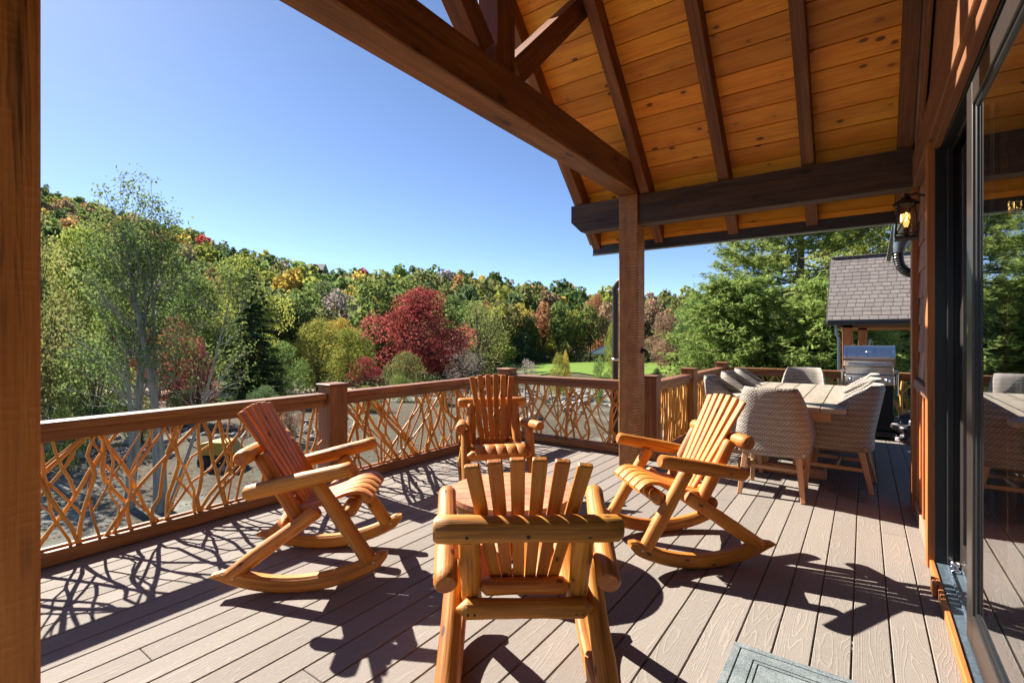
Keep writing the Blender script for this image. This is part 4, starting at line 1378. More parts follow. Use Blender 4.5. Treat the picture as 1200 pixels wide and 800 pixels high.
for sx_ in (-1, 1):
    obj('tray_post', MB().tube([(sx_ * hb, 0, -0.03), (sx_ * hb, 0, 0.0)], 0.004, 6), 'castiron', lt)
obj('arm', MB().tube([(0, 0, hh + 0.06), (0.05, 0, hh + 0.065), (0.10, 0, hh + 0.045), (0.122, 0, hh + 0.03)], 0.008, 8).bx(0.115, 0.128, -0.05, 0.05, 0.10, 0.30, 0.004), 'castiron', lt)
bl = obj('bulb', MB().lathe((0, 0, 0.052), [(0.010, 0.0), (0.018, 0.03), (0.024, 0.065), (0.020, 0.09), (0.0, 0.102)], 14), 'bulb_glow', lt)
obj('filament', MB().tube([(-0.004, -0.025, 0.09), (0.004, -0.0255, 0.12), (0.0, -0.025, 0.14)], 0.004, 6).tube([(-0.026, 0.004, 0.09), (-0.026, 0.0, 0.14)], 0.004, 6), 'bulb', bl)

# ------------------------------------------------------------------ shingled pavilion beyond the deck
pv = root('pavilion', (1.2, 14.0, 0), 0, 'small timber pavilion with grey asphalt shingle roof beyond the grill', 'pavilion')
pvi = Matrix.Translation((-1.2, -14.0, 0))
def PV(name, mb, m):
    o = obj(name, mb, m, pv); o.matrix_parent_inverse = pvi; return o
ye, ze = 13.45, 1.70
run = 1.64
def roofslab(x0, x1, ya, za, yb, zb_, th, m, nm):
    L = math.hypot(yb - ya, zb_ - za); d = V((0, yb - ya, zb_ - za)) / L
    n = V((0, -d.z, d.y)); n = n if n.z > 0 else -n
    rot = Matrix((V((1, 0, 0)), d, n)).transposed()
    return PV(nm, MB().box(V(((x0 + x1) / 2, (ya + yb) / 2, (za + zb_) / 2)) + n * th, ((x1 - x0) / 2, L / 2, th), rot, 0.002, 0), m)
x0_, x1_ = -0.66, 4.6
L = math.hypot(run, run)
rowh = 0.14; nrow = int(L / rowh)
for sgn in (1, -1):
    yb = ye + run
    ya = ye if sgn > 0 else ye + 2 * run
    roofslab(x0_, x1_, ya, ze, yb, ze + run, 0.02, 'fascia', 'roof_deck')
    for i in range(nrow + 1):
        t0 = i * rowh / L; t1 = min(1, (i * rowh + rowh + 0.02) / L)
        y0 = ya + (yb - ya) * t0; y1 = ya + (yb - ya) * t1
        z0 = ze + run * t0 + 0.075; z1 = ze + run * t1 + 0.062
        o = roofslab(x0_ - 0.02, x1_ + 0.02, y0, z0, y1, z1, 0.004, 'asphalt', 'shingle_course')
PV('ridge_cap', MB().bx(x0_ - 0.02, x1_ + 0.02, ye + run - 0.09, ye + run + 0.09, ze + run + 0.06, ze + run + 0.09, 0.01), 'asphalt')
PV('eave_gutter', MB().bx(x0_ - 0.02, x1_, ye - 0.09, ye - 0.005, ze - 0.04, ze + 0.06, 0.01), 'gutter')
PV('barge_board', MB().box((x0_ - 0.03, ye + run / 2, ze + run / 2 - 0.04), (0.015, L / 2, 0.07), Matrix((V((1, 0, 0)), V((0, q, q)), V((0, -q, q)))).transposed(), 0.003, 1), 'fascia')
for (x, y) in ((-0.30, 13.75), (-0.02, 16.4), (4.2, 13.75), (4.2, 16.4)):
    PV('post', MB().bx(x - 0.10, x + 0.10, y - 0.1, y + 0.1, ground_z(x, y) - 0.2, ze + 0.1, 0.006, 2), 'cedar')
PV('beam', MB().bx(-0.5, 4.4, 13.65, 13.85, ze - 0.10, ze + 0.08, 0.006, 0), 'timber')
PV('beam', MB().bx(-0.5, 4.4, 16.3, 16.5, ze - 0.12, ze + 0.08, 0.006, 0), 'cedar')
PV('downspout', MB().tube([(-0.52, 13.40, ze - 0.03), (-0.50, 13.45, ze - 0.25), (-0.46, 13.6, ze - 0.35), (-0.46, 13.62, -3.0)], 0.03, 8), 'sillmetal')
PV('downspout', MB().tube([(0.12, 13.45, ze - 0.35), (0.10, 13.62, ze - 0.5), (0.10, 13.63, -3.0)], 0.03, 8), 'sillmetal')

# ------------------------------------------------------------------ trees and plants
def tree_root(ix, F, label, group=None, cat='tree', name='tree', sink=0.15, rz=None):
    x, y = unproj(ix, F)
    return root(name, (x, y, ground_z(x, y) - sink), rz if rz is not None else rng.uniform(0, 6.28), label, cat, group)

def sph_dirs(n):
    d = NR.normal(size=(n, 3))
    return d / np.linalg.norm(d, axis=1, keepdims=True)

def clump_leaves(spheres, n, thick=0.35, up=0.35, jit=0.6):
    """leaf positions on the outer shells of overlapping clumps"""
    sp = np.array(spheres, float)
    w = sp[:, 3] ** 2; w /= w.sum()
    idx = NR.choice(len(sp), n, p=w)
    d = sph_dirs(n)
    d[:, 2] += up * NR.random(n); d /= np.linalg.norm(d, axis=1, keepdims=True)
    rr = sp[idx, 3] * (1 - thick * NR.random(n) ** 1.5) * (1 + 0.12 * NR.normal(size=n))
    C = sp[idx, :3] + d * rr[:, None]
    # drop leaves buried deep in another clump
    keep = np.ones(n, bool)
    for c_ in sp:
        dist = np.linalg.norm(C - c_[:3], axis=1)
        keep &= ~((dist < c_[3] * 0.55) & (NR.random(n) < 0.85))
    C = C[keep]; d = d[keep]
    N = d + NR.normal(size=d.shape) * jit
    rnd = np.clip(0.5 + 0.13 * NR.normal(size=len(C)) + 0.45 * (NR.random(len(sp))[idx[keep]] - 0.5) * 2, 0, 1)
    return C, N, rnd

def limb_tubes(mb, p, d, L, r, depth, ends, bend=0.25, up=0.15, n=6, split=(2, 3), tips=None, minr=0.006, shrink=0.68):
    """recursive limbs: curved tapering tubes; collects twig ends"""
    k = 5
    pts = [V(p)]; d = V(d).normalized()
    for i in range(k):
        d = (d + V((rng.gauss(0, bend), rng.gauss(0, bend), rng.gauss(0, bend) + up)) * 0.33).normalized()
        pts.append(pts[-1] + d * (L / k))
    r1 = max(minr, r * 0.62)
    mb.tube(pts, [r + (r1 - r) * i / k for i in range(k + 1)], max(4, n), depth == 0)
    if depth == 0:
        ends.append((pts[-1], d))
        ends.append((pts[-2], d))
        return
    nb = rng.randint(*split)
    for i in range(nb):
        t = 1.0 if i == 0 else rng.uniform(0.45, 0.95)
        j = min(k, max(1, int(round(t * k))))
        a = rng.uniform(0.35, 0.85) if i else rng.uniform(0.1, 0.35)
        ax = d.orthogonal().normalized()
        ax.rotate(Quaternion(d, rng.uniform(0, 6.28)))
        nd = d.copy(); nd.rotate(Quaternion(ax, a))
        limb_tubes(mb, pts[j], nd, L * shrink * rng.uniform(0.8, 1.15), r1 * (0.95 if i == 0 else 0.7), depth - 1, ends, bend, up, max(4, n - 1), split, tips, minr, shrink)

def twig_leaves(ends, per, spread, size):
    C = []; N = []
    for p, d in ends:
        for i in range(per):
            C.append(p + V((rng.gauss(0, spread), rng.gauss(0, spread), rng.gauss(0, spread * 0.8))))
            N.append(V((rng.gauss(0, 1), rng.gauss(0, 1), rng.gauss(0.6, 0.8))))
    return np.array(C), np.array(N)

def crown_obj(name, me, parent):
    return link_mesh(name, me, parent)

# --- two slender grey-barked trees by the railing, thin tops of leaves
def slender_tree(ix, F, hgt, r, label, seed, leans, leafn, leafmat_):
    rng.seed(seed)
    t = tree_root(ix, F, label, rz=0.0)
    mb = MB(); ends = []
    for (bx_, by_, hh_, rr_, lx, ly) in leans:
        p = V((bx_, by_, 0)); d = V((lx, ly, 1)).normalized()
        pts = [p]; k = 10
        for i in range(k):
            d = (d + V((rng.gauss(0, 0.035), rng.gauss(0, 0.035), 0.05))).normalized()
            pts.append(pts[-1] + d * (hh_ / k))
        rad = [rr_ * (1.25 if i == 0 else 1) * (1 - 0.78 * i / k) for i in range(k + 1)]
        mb.tube(pts, rad, 10, True)
        ends.append((pts[-1], d))
        for i in range(24):
            j = rng.choice((5, 5, 6, 6, 7, 7, 8, 8, 9, 9, 10, 10))
            a = rng.uniform(0.5, 1.0)
            ph = rng.uniform(0, 6.28)
            nd = V((math.cos(ph) * math.sin(a), math.sin(ph) * math.sin(a), math.cos(a)))
            q0 = pts[j].lerp(pts[j - 1], rng.random())
            limb_tubes(mb, q0, nd, hh_ * rng.uniform(0.10, 0.18) * (1.3 - 0.6 * j / k), rad[j] * 0.36, 2, ends, 0.35, 0.22, 5, (2, 3), None, 0.005)
    obj('trunk', mb, 'bark', t)
    ends2 = [e for e in ends if e[0].z > hgt * 0.46]
    C, N = twig_leaves(ends2, leafn, 0.13, 0.1)
    crown_obj('crown', leaf_mesh('crown', C, N, 0.075, 0.6, leafmat_), t)
    rng.seed(seed + 1)
    return t
slender_tree(150, 11.8, 6.6, 0.12, 'slender forked tree with pale mottled bark and thin leafy top', 21,
             [(0, 0, 6.7, 0.115, 0.02, 0.03), (0.02, 0.02, 5.7, 0.075, -0.16, 0.05), (0.0, 0.0, 6.0, 0.06, 0.14, 0.1)], 8, ['leaf_green'])
slender_tree(190, 11.6, 6.8, 0.12, 'slender twin stemmed tree with darker grey bark and thin leafy top', 33,
             [(0, 0, 6.9, 0.12, 0.03, 0.02), (-0.22, -0.04, 6.4, 0.075, -0.03, 0.03), (0.05, 0.1, 5.4, 0.05, 0.22, 0.08)], 8, ['leaf_green'])

# --- generic broadleaf builders
def broadleaf_meshes(nleaf, size, seed, H_=10.0, W_=8.0, bare=0.28, nclump=16, aspect=0.62, thin=0.35):
    st0 = rng.getstate(); rng.seed(seed)
    sp = []
    nclump = int(nclump * 2.1)
    for i in range(nclump):
        a = rng.uniform(0, 6.28); z = bare + (1 - bare) * (i + 0.5) / nclump
        prof = math.sin(math.pi * min(1, max(0.05, (z - bare) / (1 - bare) * 0.92 + 0.08))) ** 0.65
        rad = W_ / 2 * prof * rng.uniform(0.25, 0.90)
        sp.append((rad * math.cos(a), rad * math.sin(a), z * H_ * 0.94, W_ * rng.uniform(0.085, 0.19) * (0.6 + 0.5 * prof)))
    C, N, rnd = clump_leaves(sp, nleaf, thin)
    crown = leaf_mesh('crown', C, N, size, aspect, 'leaf_green', rnd)
    mb = MB(); ends = []
    mb.tube([(0, 0, 0), (0.03 * H_, 0, H_ * 0.3), (0.0, 0.02 * H_, H_ * 0.62)], [H_ * 0.02, H_ * 0.015, H_ * 0.007], 7, False)
    for s_ in sp[::2]:
        mb.tube([(0, 0, H_ * 0.3), V((s_[0] * 0.5, s_[1] * 0.5, s_[2] * 0.5 + H_ * 0.12)), V(s_[:3])], [H_ * 0.009, H_ * 0.006, H_ * 0.002], 5, False)
    trunk = mesh_of('trunk', mb, 'bark_dark')
    rng.setstate(st0)
    return crown, trunk

def conifer_meshes(nleaf, size, seed, H_=12.0, W_=5.0, bare=0.06):
    st0 = rng.getstate(); rng.seed(seed)
    C = []; N = []; D = []
    nb = 90
    for i in range(nb):
        z = bare + (0.97 - bare) * (i / nb) ** 0.9
        a = i * 2.39996 + rng.uniform(-.3, .3)
        L = W_ / 2 * (1 - z) ** 0.8 * rng.uniform(0.7, 1.15) + 0.12
        per = max(6, int(nleaf / nb * 1.9 * (1 - z)))
        for j in range(per):
            t = rng.random() ** 0.6
            rr_ = L * t
            w = 0.22 * L * (1.1 - t) + 0.05
            o_ = rng.gauss(0, w)
            C.append((rr_ * math.cos(a) - o_ * math.sin(a), rr_ * math.sin(a) + o_ * math.cos(a), z * H_ - 0.22 * rr_ + 0.10 * rr_ * t + rng.gauss(0, 0.05 * L)))
            N.append((rng.gauss(0, 0.5) + 0.35 * math.cos(a), rng.gauss(0, 0.5) + 0.35 * math.sin(a), 1.0))
            D.append((math.cos(a), math.sin(a), -0.35))
    crown = leaf_mesh('crown', np.array(C), np.array(N), size, 0.42, 'leaf_conifer', None, None, np.array(D))
    mb = MB().tube([(0, 0, 0), (0, 0, H_ * 0.96)], [H_ * 0.017, 0.02], 7, False)
    trunk = mesh_of('trunk', mb, 'bark_dark')
    rng.setstate(st0)
    return crown, trunk

def place(meshes, leaf, ix, F, hscale, wscale, label, group=None, cat='tree', name='broadleaf_tree', rz=None, sink=0.2):
    t = tree_root(ix, F, label, group, cat, name, sink, rz)
    cr = link_mesh('crown', meshes[0], t)
    cr.material_slots[0].link = 'OBJECT'
    cr.material_slots[0].material = M['leaf_' + leaf]
    link_mesh('trunk', meshes[1], t)
    t.scale = (wscale, wscale, hscale)
    return t

# near, individually seen trees (built at about 10 m tall, 8 m wide)
big = [broadleaf_meshes(15000, 0.21, 101), broadleaf_meshes(15000, 0.21, 102, nclump=20, bare=0.18), broadleaf_meshes(12000, 0.20, 103, bare=0.10, nclump=22),
       broadleaf_meshes(7000, 0.19, 104, bare=0.15, nclump=24, thin=0.7)]
con = [conifer_meshes(16000, 0.34, 201), conifer_meshes(14000, 0.34, 202, W_=6.0)]
def A(m, leaf, ix, F, top_y, width_px, label, name='broadleaf_tree', cat='tree', base=10.0, wbase=8.0, group=None):
    """place by where the top and the width are seen"""
    x, y = unproj(ix, F)
    gz = ground_z(x, y) - 0.2
    top = H + (395 - top_y) / 578 * F
    return place(m, leaf, ix, F, (top - gz) / base, width_px / 578 * F / wbase, label, group, cat, name)
A(big[1], 'crimson', 492, 47, 336, 122, 'broad crimson maple in full autumn colour behind the railing post')
A(big[2], 'crimson', 428, 44, 418, 44, 'low crimson shrub maple at the foot of the broad crimson maple')
A(big[2], 'olive', 475, 40, 412, 60, 'low olive green sapling in front of the broad crimson maple')
A(big[2], 'yellow_green', 372, 42, 374, 88, 'dense yellow green tree left of the broad crimson maple')
A(big[1], 'yellow_green', 410, 50, 385, 70, 'bright yellow green tree close behind the crimson shrub maple')
A(big[1], 'gold', 398, 56, 372, 50, 'golden yellow tree standing left of the broad crimson maple')
A(big[3], 'olive', 560, 56, 350, 95, 'thin olive tree half bare right of the broad crimson maple')
A(big[3], 'grey_twig', 540, 50, 395, 60, 'mostly bare greyish shrub tree beside the broad crimson maple')
A(con[1], 'conifer', 294, 33, 308, 92, 'dark broad conifer at the edge of the gravel yard', 'conifer_tree', base=12, wbase=6)
A(big[1], 'yellow_green', 283, 45, 300, 100, 'tall yellow green tree rising behind the dark broad conifer')
A(big[1], 'green', 232, 42, 322, 80, 'rounded green tree just behind the darker slender twin stemmed tree')
A(big[2], 'crimson', 205, 24, 372, 66, 'dark crimson understory tree behind the twin stemmed trunk')
A(big[2], 'crimson', 232, 23, 400, 44, 'small purplish red understory tree left of the dark conifer')
A(big[1], 'yellow_green', 95, 30, 262, 120, 'tall yellow green tree behind the slender pale barked tree')
A(big[3], 'olive', 60, 25, 330, 90, 'thin olive tree next to the tall foreground post')
A(big[2], 'green', 112, 19, 392, 90, 'leafy green understory tree at the foot of the slender pale barked tree')
A(big[2], 'olive', 70, 22, 402, 80, 'low olive bush tree at the edge of the dirt track')
A(big[0], 'red', 68, 75, 312, 50, 'scarlet tree glowing on the lower slope beside the tall foreground post')
A(big[1], 'red', 150, 40, 350, 60, 'pinkish red tree seen between the two slender trunks')
A(big[2], 'green', 330, 34, 400, 60, 'dense green bush tree between the dark conifer and the yellow green tree')
A(big[0], 'green', 150, 60, 300, 90, 'mid green tree on the slope behind the slender trees')
# trees standing further along the yard, shading its gravel
for i, (ix, F, tp, wd, lf, lb) in enumerate(((20, 17, 250, 150, 'olive', 'olive tree half hidden by the tall foreground post'), (-90, 15, 200, 190, 'green', 'green tree left of the tall foreground post'),
        (-190, 19, 180, 200, 'olive', 'broad olive tree outside the left edge of the view'), (-20, 23, 240, 150, 'yellow_green', 'yellow green tree behind the tall foreground post'),
        (-330, 22, 150, 230, 'green', 'tall green tree far along the gravel yard'))):
    A(big[3] if i % 2 == 0 else big[0], lf, ix, F, tp, wd, lb)
for i, (ix, F, tp, wd, lf, lb) in enumerate(((75, 15, 476, 46, 'green', 'low green shrub on the gravel seen through the long railing'), (165, 19, 462, 40, 'olive', 'low olive shrub between the slender trunks and the railing'),
        (215, 22, 456, 46, 'dark_green', 'dark low shrub behind the yellow cart'), (310, 24, 452, 44, 'dark_green', 'dark shrub at the edge of the gravel below the conifer'), (340, 19, 468, 30, 'russet', 'russet shrub on the gravel left of the railing post'),
        (430, 27, 452, 46, 'olive', 'olive shrub on the gravel in front of the crimson maple'), (520, 30, 446, 50, 'russet', 'dry russet shrub at the gravel edge near the deck corner'), (470, 33, 440, 40, 'green', 'green shrub under the broad crimson maple'))):
    A(big[2], lf, ix, F, tp, wd, lb, 'shrub', 'shrub')
A(big[2], 'crimson', 128, 27, 385, 44, 'crimson understory tree between the two slender trees')
A(big[1], 'gold', 60, 34, 382, 60, 'golden bush tree above the dirt track')
A(big[1], 'olive', 452, 62, 358, 40, 'small olive tree peeping out left of the broad crimson maple')
A(big[0], 'orange', 700, 118, 345, 34, 'coral orange tree rising above the lawn woods')
A(big[0], 'orange', 618, 112, 372, 36, 'rust orange tree at the far lawn edge')
# small trees on the lawn
A(big[2], 'yellow_green', 655, 34, 414, 30, 'young leafy green tree on the lawn edge above the railing')
A(big[2], 'gold', 663, 35, 411, 14, 'small golden leaved sapling on the lawn edge')
A(big[3], 'grey_twig', 617, 42, 420, 34, 'bare greyish shrub at the left end of the lawn', 'shrub', 'shrub')
A(big[3], 'russet', 640, 30, 448, 22, 'orange tinted shrub among the rocks below the lawn', 'shrub', 'shrub')
A(big[2], 'green', 703, 30, 418, 24, 'leaning green sapling beside the black downspout')
A(big[2], 'yellow_green', 719, 55, 375, 26, 'yellow green tree close beside the black downspout')
A(con[0], 'conifer', 770, 44, 430, 34, 'small dark evergreen beyond the dense upright railing', 'conifer_tree', base=12, wbase=5)
A(big[1], 'russet', 785, 62, 368, 60, 'russet tree between the sawn porch post and the pines')
A(big[2], 'gold', 790, 40, 436, 30, 'low golden bush behind the railing post of the dense railings', 'bush', 'bush')
A(big[1], 'green', 820, 58, 345, 70, 'green tree at the left edge of the tall pine')
A(con[0], 'pine', 806, 40, 400, 50, 'mid green bushy pine left of the tall pine', 'conifer_tree', base=12, wbase=5)

# --- tall white pine with layered boughs behind the dining end
def white_pine(ix, F, hgt, spread, label, seed, ntuft, low=0.08, leaf='pine', tl=0.24, rz=0.0):
    rng.seed(seed)
    t = tree_root(ix, F, label, name='pine_tree', rz=rz)
    mb = MB().tube([(0, 0, 0), (0.1, 0.05, hgt * 0.5), (0, 0, hgt * 0.97)], [0.24, 0.15, 0.03], 9, False)
    C = []; N = []; D = []
    nb = 120
    per = ntuft // nb
    for i in range(nb):
        z = low + (0.96 - low) * (i + rng.random()) / nb
        a = i * 2.39996 + rng.gauss(0, 0.3)
        L = spread * (1 - z) ** 0.5 * rng.uniform(0.65, 1.1)
        p0 = V((0, 0, z * hgt)); dr = V((math.cos(a), math.sin(a), 0))
        lift = rng.uniform(-0.02, 0.22) + 0.3 * max(0, z - 0.5)
        pts = []
        for k in range(6):
            tt = k / 5
            pts.append(p0 + dr * L * tt + V((0, 0, L * (lift * tt + 0.12 * tt * tt - 0.10 * math.sin(math.pi * tt)))))
        mb.tube(pts, [0.045 * (1 - z) + 0.018 - (0.04 * (1 - z) + 0.008) * k / 5 for k in range(6)], 5, False)
        sd = V((-dr.y, dr.x, 0))
        # bough sprays: tufts gathered on side twigs, flat plates with ragged ends
        ns = 14
        sprays = []
        for s_ in range(ns):
            tt = 0.32 + 0.68 * (s_ + rng.random()) / ns
            off = rng.gauss(0, 0.30) * L * (1.15 - tt * 0.8)
            c0 = p0 + dr * L * tt + sd * off + V((0, 0, L * (lift * tt + 0.12 * tt * tt - 0.10 * math.sin(math.pi * tt)) + rng.gauss(0.04, 0.10)))
            sprays.append((c0, (dr * 0.8 + sd * (off / (L + 0.1)) * 1.4 + V((0, 0, 0.25))).normalized()))
        for k in range(per):
            c0, dd = rng.choice(sprays)
            cc = c0 + dd * rng.gauss(0, 0.26) + V((rng.gauss(0, 0.13), rng.gauss(0, 0.13), rng.gauss(0, 0.06)))
            for m_ in range(6):
                nd = (dd + V((rng.gauss(0, 0.55), rng.gauss(0, 0.55), rng.gauss(0.15, 0.5)))).normalized()
                C.append(cc + nd * tl * 0.45); D.append(nd)
                N.append((rng.gauss(0, 0.5), rng.gauss(0, 0.5), 1.0))
    n_ = len(C)
    rnd = np.clip(np.repeat(NR.random(n_ // 6 + 1), 6)[:n_] * 0.75 + 0.25 * NR.random(n_), 0, 1)
    me = leaf_mesh('crown', np.array([tuple(c) for c in C]), np.array(N), tl, 0.20, 'leaf_' + leaf, rnd, None, np.array([tuple(d) for d in D]))
    link_mesh('crown', me, t)
    obj('trunk', mb, 'bark_dark', t)
    return t
white_pine(935, 22, 13.5, 5.4, 'tall bright green pine with layered boughs beyond the dining table', 5, 20400, 0.10)
white_pine(862, 19, 5.6, 3.0, 'low spreading pine whose boughs reach the corner of the railing', 6, 7200, 0.05)
white_pine(975, 17, 4.9, 2.6, 'small pale green pine left of the pavilion posts', 9, 6000, 0.05)
A(big[1], 'yellow_green', 1020, 30, 215, 150, 'tall yellowing broadleaf tree rising behind the pavilion roof')
A(con[0], 'conifer', 1040, 24, 330, 130, 'dark evergreen in the shade behind the pavilion', 'conifer_tree', base=12, wbase=5)
A(con[1], 'conifer', 985, 30, 330, 120, 'dark evergreen filling the gap between the pines and the pavilion', 'conifer_tree', base=12, wbase=6)
A(big[1], 'green', 1130, 40, 230, 200, 'broad green tree hidden behind the house corner')

# --- the hillside forest: individual trees as far as they can be told apart, the rest as one mass
mid = [broadleaf_meshes(2600, 0.46, 301, bare=0.16), broadleaf_meshes(2600, 0.46, 302, nclump=12, bare=0.12), broadleaf_meshes(2600, 0.46, 303, nclump=22, bare=0.2),
       broadleaf_meshes(2400, 0.46, 304, nclump=14, bare=0.42)]
midc = [conifer_meshes(2200, 0.75, 305), conifer_meshes(2200, 0.75, 306, W_=6.0)]
KINDS = [('green', .24), ('olive', .19), ('dark_green', .14), ('yellow_green', .11), ('conifer', .08), ('russet', .07), ('gold', .045), ('orange', .04), ('red', .02), ('grey_twig', .02)]
fr = random.Random(77)
def pick():
    r_ = fr.random() * sum(w for _, w in KINDS)
    for k, w in KINDS:
        r_ -= w
        if r_ <= 0: return k
    return 'green'
# front row at the far edge of the lawn, with tall bare trunks
cand = []
ix = 588
while ix < 800:
    cand.append((ix, 106 + fr.uniform(0, 7), True)); ix += fr.uniform(11, 21)
def inside(ixx, F):
    t0 = float(np.interp(ixx, BX, TREE0)); rg = float(np.interp(ixx, BX, RIDGE))
    return t0 < F < rg + 12
F = 26.0
while F < 480:
    step = 5.0 + F * 0.016
    ixx = -1050 + fr.uniform(0, 30)
    while ixx < 1260:
        if inside(ixx, F):
            cand.append((ixx + fr.uniform(-5, 5), F + fr.uniform(-step / 2, step / 2), False))
        ixx += 578 / F * (5.2 + 0.006 * F) * fr.uniform(0.8, 1.25)
    F += step
cand.sort(key=lambda c_: c_[1])
n_ind = 0
farC, farN, farS, farK = [], [], [], []
forest_named = []
for (ixx, F, edge) in cand:
    kind = pick()
    pn = mnoise.noise((ixx * 0.012, F * 0.03, 4.4))
    if pn > 0.28 and fr.random() < 0.28: kind = fr.choice(['orange', 'russet', 'gold', 'russet'])
    if pn < -0.25 and fr.random() < 0.5: kind = fr.choice(['dark_green', 'green', 'conifer'])
    if 405 < ixx < 585 and F < 110 and kind in ('orange', 'russet', 'red', 'grey_twig'): kind = 'green'
    if ixx < 330 and F > 200 and fr.random() < 0.12: kind = 'dark_green'
    hgt = fr.uniform(6.0, 9.5) if fr.random() < 0.75 else fr.uniform(9.5, 13.5); wid = hgt * fr.uniform(0.6, 1.05)
    if kind == 'conifer': hgt *= 1.15; wid = hgt * 0.42
    vis = -20 < ixx < 960
    if n_ind < 285 and vis:
        if edge:
            kind = fr.choice(['olive', 'russet', 'green', 'orange', 'yellow_green', 'olive', 'green'])
            hgt = fr.uniform(10.5, 14.5); m_ = mid[3]; wid = hgt * 0.58
        elif kind == 'conifer': m_ = fr.choice(midc)
        else: m_ = fr.choice(mid[:3])
        b = 12.0 if kind == 'conifer' else 10.0
        tr = place(m_, kind, ixx, F, hgt / b, wid / (5.0 if kind == 'conifer' else 8.0), None, 'trees of the hillside forest', 'tree', 'forest_conifer' if kind == 'conifer' else 'forest_tree', fr.uniform(0, 6.28), 0.6)
        forest_named.append((tr, kind, ixx, F, hgt, edge))
        n_ind += 1
    else:
        x, y = unproj(ixx, F)
        gz = ground_z(x, y)
        nl = int(max(70, min(330, 60000 / F)) * (1.0 if vis else 0.5))
        ncl = 7
        sp = []
        for i in range(ncl):
            a = fr.uniform(0, 6.28); zz = 0.30 + 0.66 * (i + .5) / ncl
            pr = math.sin(math.pi * min(1, zz * 0.86 + 0.05)) ** 0.7
            if kind == 'conifer': pr = 1.15 - zz
            rad = wid / 2 * pr * fr.uniform(0.3, 0.65)
            sp.append((x + rad * math.cos(a), y + rad * math.sin(a), gz + zz * hgt, wid * fr.uniform(0.2, 0.3) * (0.55 + 0.5 * pr)))
        sp = np.array(sp)
        w = sp[:, 3] ** 2; w /= w.sum()
        idx = NR.choice(ncl, nl, p=w)
        d = sph_dirs(nl); d[:, 2] += 0.3 * NR.random(nl); d /= np.linalg.norm(d, axis=1, keepdims=True)
        C = sp[idx, :3] + d * sp[idx, 3:4] * (0.75 + 0.3 * NR.random((nl, 1)))
        farC.append(C); farN.append(d + NR.normal(size=d.shape) * 0.5)
        farS.append(np.full(nl, wid * 1.75 / math.sqrt(nl) * 1.55))
        c1, c2 = LEAF[kind]
        t_ = NR.random((nl, 1)) * 0.7 + 0.3 * NR.random((ncl, 1))[idx]
        v = fr.uniform(0.8, 1.2)
        farK.append((np.array(c1) * (1 - t_) + np.array(c2) * t_) * v)
SPOT = [(75, 'beside the tall foreground post'), (165, 'behind the pale forked tree'), (235, 'behind the twin stemmed tree'), (310, 'above the dark broad conifer'), (350, 'right of the dark broad conifer'),
        (395, 'above the dense yellow green tree'), (440, 'left of the crimson maple'), (500, 'above the crimson maple'), (555, 'right of the crimson maple'), (590, 'above the deck corner post'),
        (630, 'above the bare grey shrub'), (675, 'above the young lawn tree'), (728, 'left of the black downspout'), (770, 'right of the sawn porch post'), (815, 'above the two dense railings'), (2000, 'behind the pines')]
KN = {'green': 'mid green tree', 'olive': 'olive tree', 'dark_green': 'dark green tree', 'yellow_green': 'yellow green tree', 'conifer': 'pointed dark conifer', 'russet': 'russet tree', 'gold': 'golden tree',
      'orange': 'orange tree', 'red': 'red tree', 'grey_twig': 'greyish half bare tree'}
byl = {}
for rec in forest_named:
    tr, kind, ixx, F, hgt, edge = rec
    spot = next(n for lim, n in SPOT if ixx < lim)
    band = 'tall trunked, at the lawn edge' if edge else ('low on the slope' if F < 75 else 'midway up the slope' if F < 100 else 'high on the slope')
    byl.setdefault((KN[kind], band, spot), []).append(rec)
ORD = ['leftmost', 'second from left', 'third from left', 'fourth from left', 'fifth from left', 'sixth from left', 'seventh from left', 'eighth from left', 'ninth from left', 'tenth from left', 'eleventh from left', 'twelfth from left', 'thirteenth from left', 'fourteenth from left', 'fifteenth from left']
for (kn, band, spot), recs in byl.items():
    recs.sort(key=lambda r_: r_[2])
    for i, r_ in enumerate(recs):
        pre = '' if len(recs) == 1 else (ORD[min(i, 14)] + ' ')
        r_[0]['label'] = (pre + kn + ' ' + band + ', ' + spot).replace('tall trunked, at the', 'at the')
print('forest: individuals', n_ind, 'far', len(farC), 'far leaves', sum(map(len, farC)))
me = leaf_mesh('far_forest', np.concatenate(farC), np.concatenate(farN), np.concatenate(farS), 0.8, 'far', None, np.clip(np.concatenate(farK), 0, 1))
tag(link_mesh('far_forest', me), 'continuous autumn forest covering the far hills', 'forest', kind='stuff')

# understory brush along the forest edge and around the yard
sp = []
for i in range(420):
    ixx = fr.uniform(-60, 600); F = float(np.interp(ixx, BX, TREE0)) - fr.uniform(-4, 16)
    F = max(21, F)
    x, y = unproj(ixx, F); rr_ = fr.uniform(0.3, 0.9)
    sp.append((x, y, ground_z(x, y) + rr_ * 0.5, rr_))
for i in range(120):
    ixx = fr.uniform(730, 1010); F = fr.uniform(16, 60)
    x, y = unproj(ixx, F); rr_ = fr.uniform(0.3, 0.8)
    sp.append((x, y, ground_z(x, y) + rr_ * 0.4, rr_))
for i in range(160):
    ixx = fr.uniform(590, 790); F = fr.uniform(104, 116)
    x, y = unproj(ixx, F); rr_ = fr.uniform(0.7, 1.6)
    sp.append((x, y, ground_z(x, y) + rr_ * 0.5, rr_))
C, N, rnd = clump_leaves(sp, 34000, 0.5)
tag(link_mesh('undergrowth', leaf_mesh('undergrowth', C, N, 0.24, 0.6, 'leaf_dark_green', rnd)), 'dark leafy undergrowth along the edge of the woods', 'undergrowth', kind='stuff')

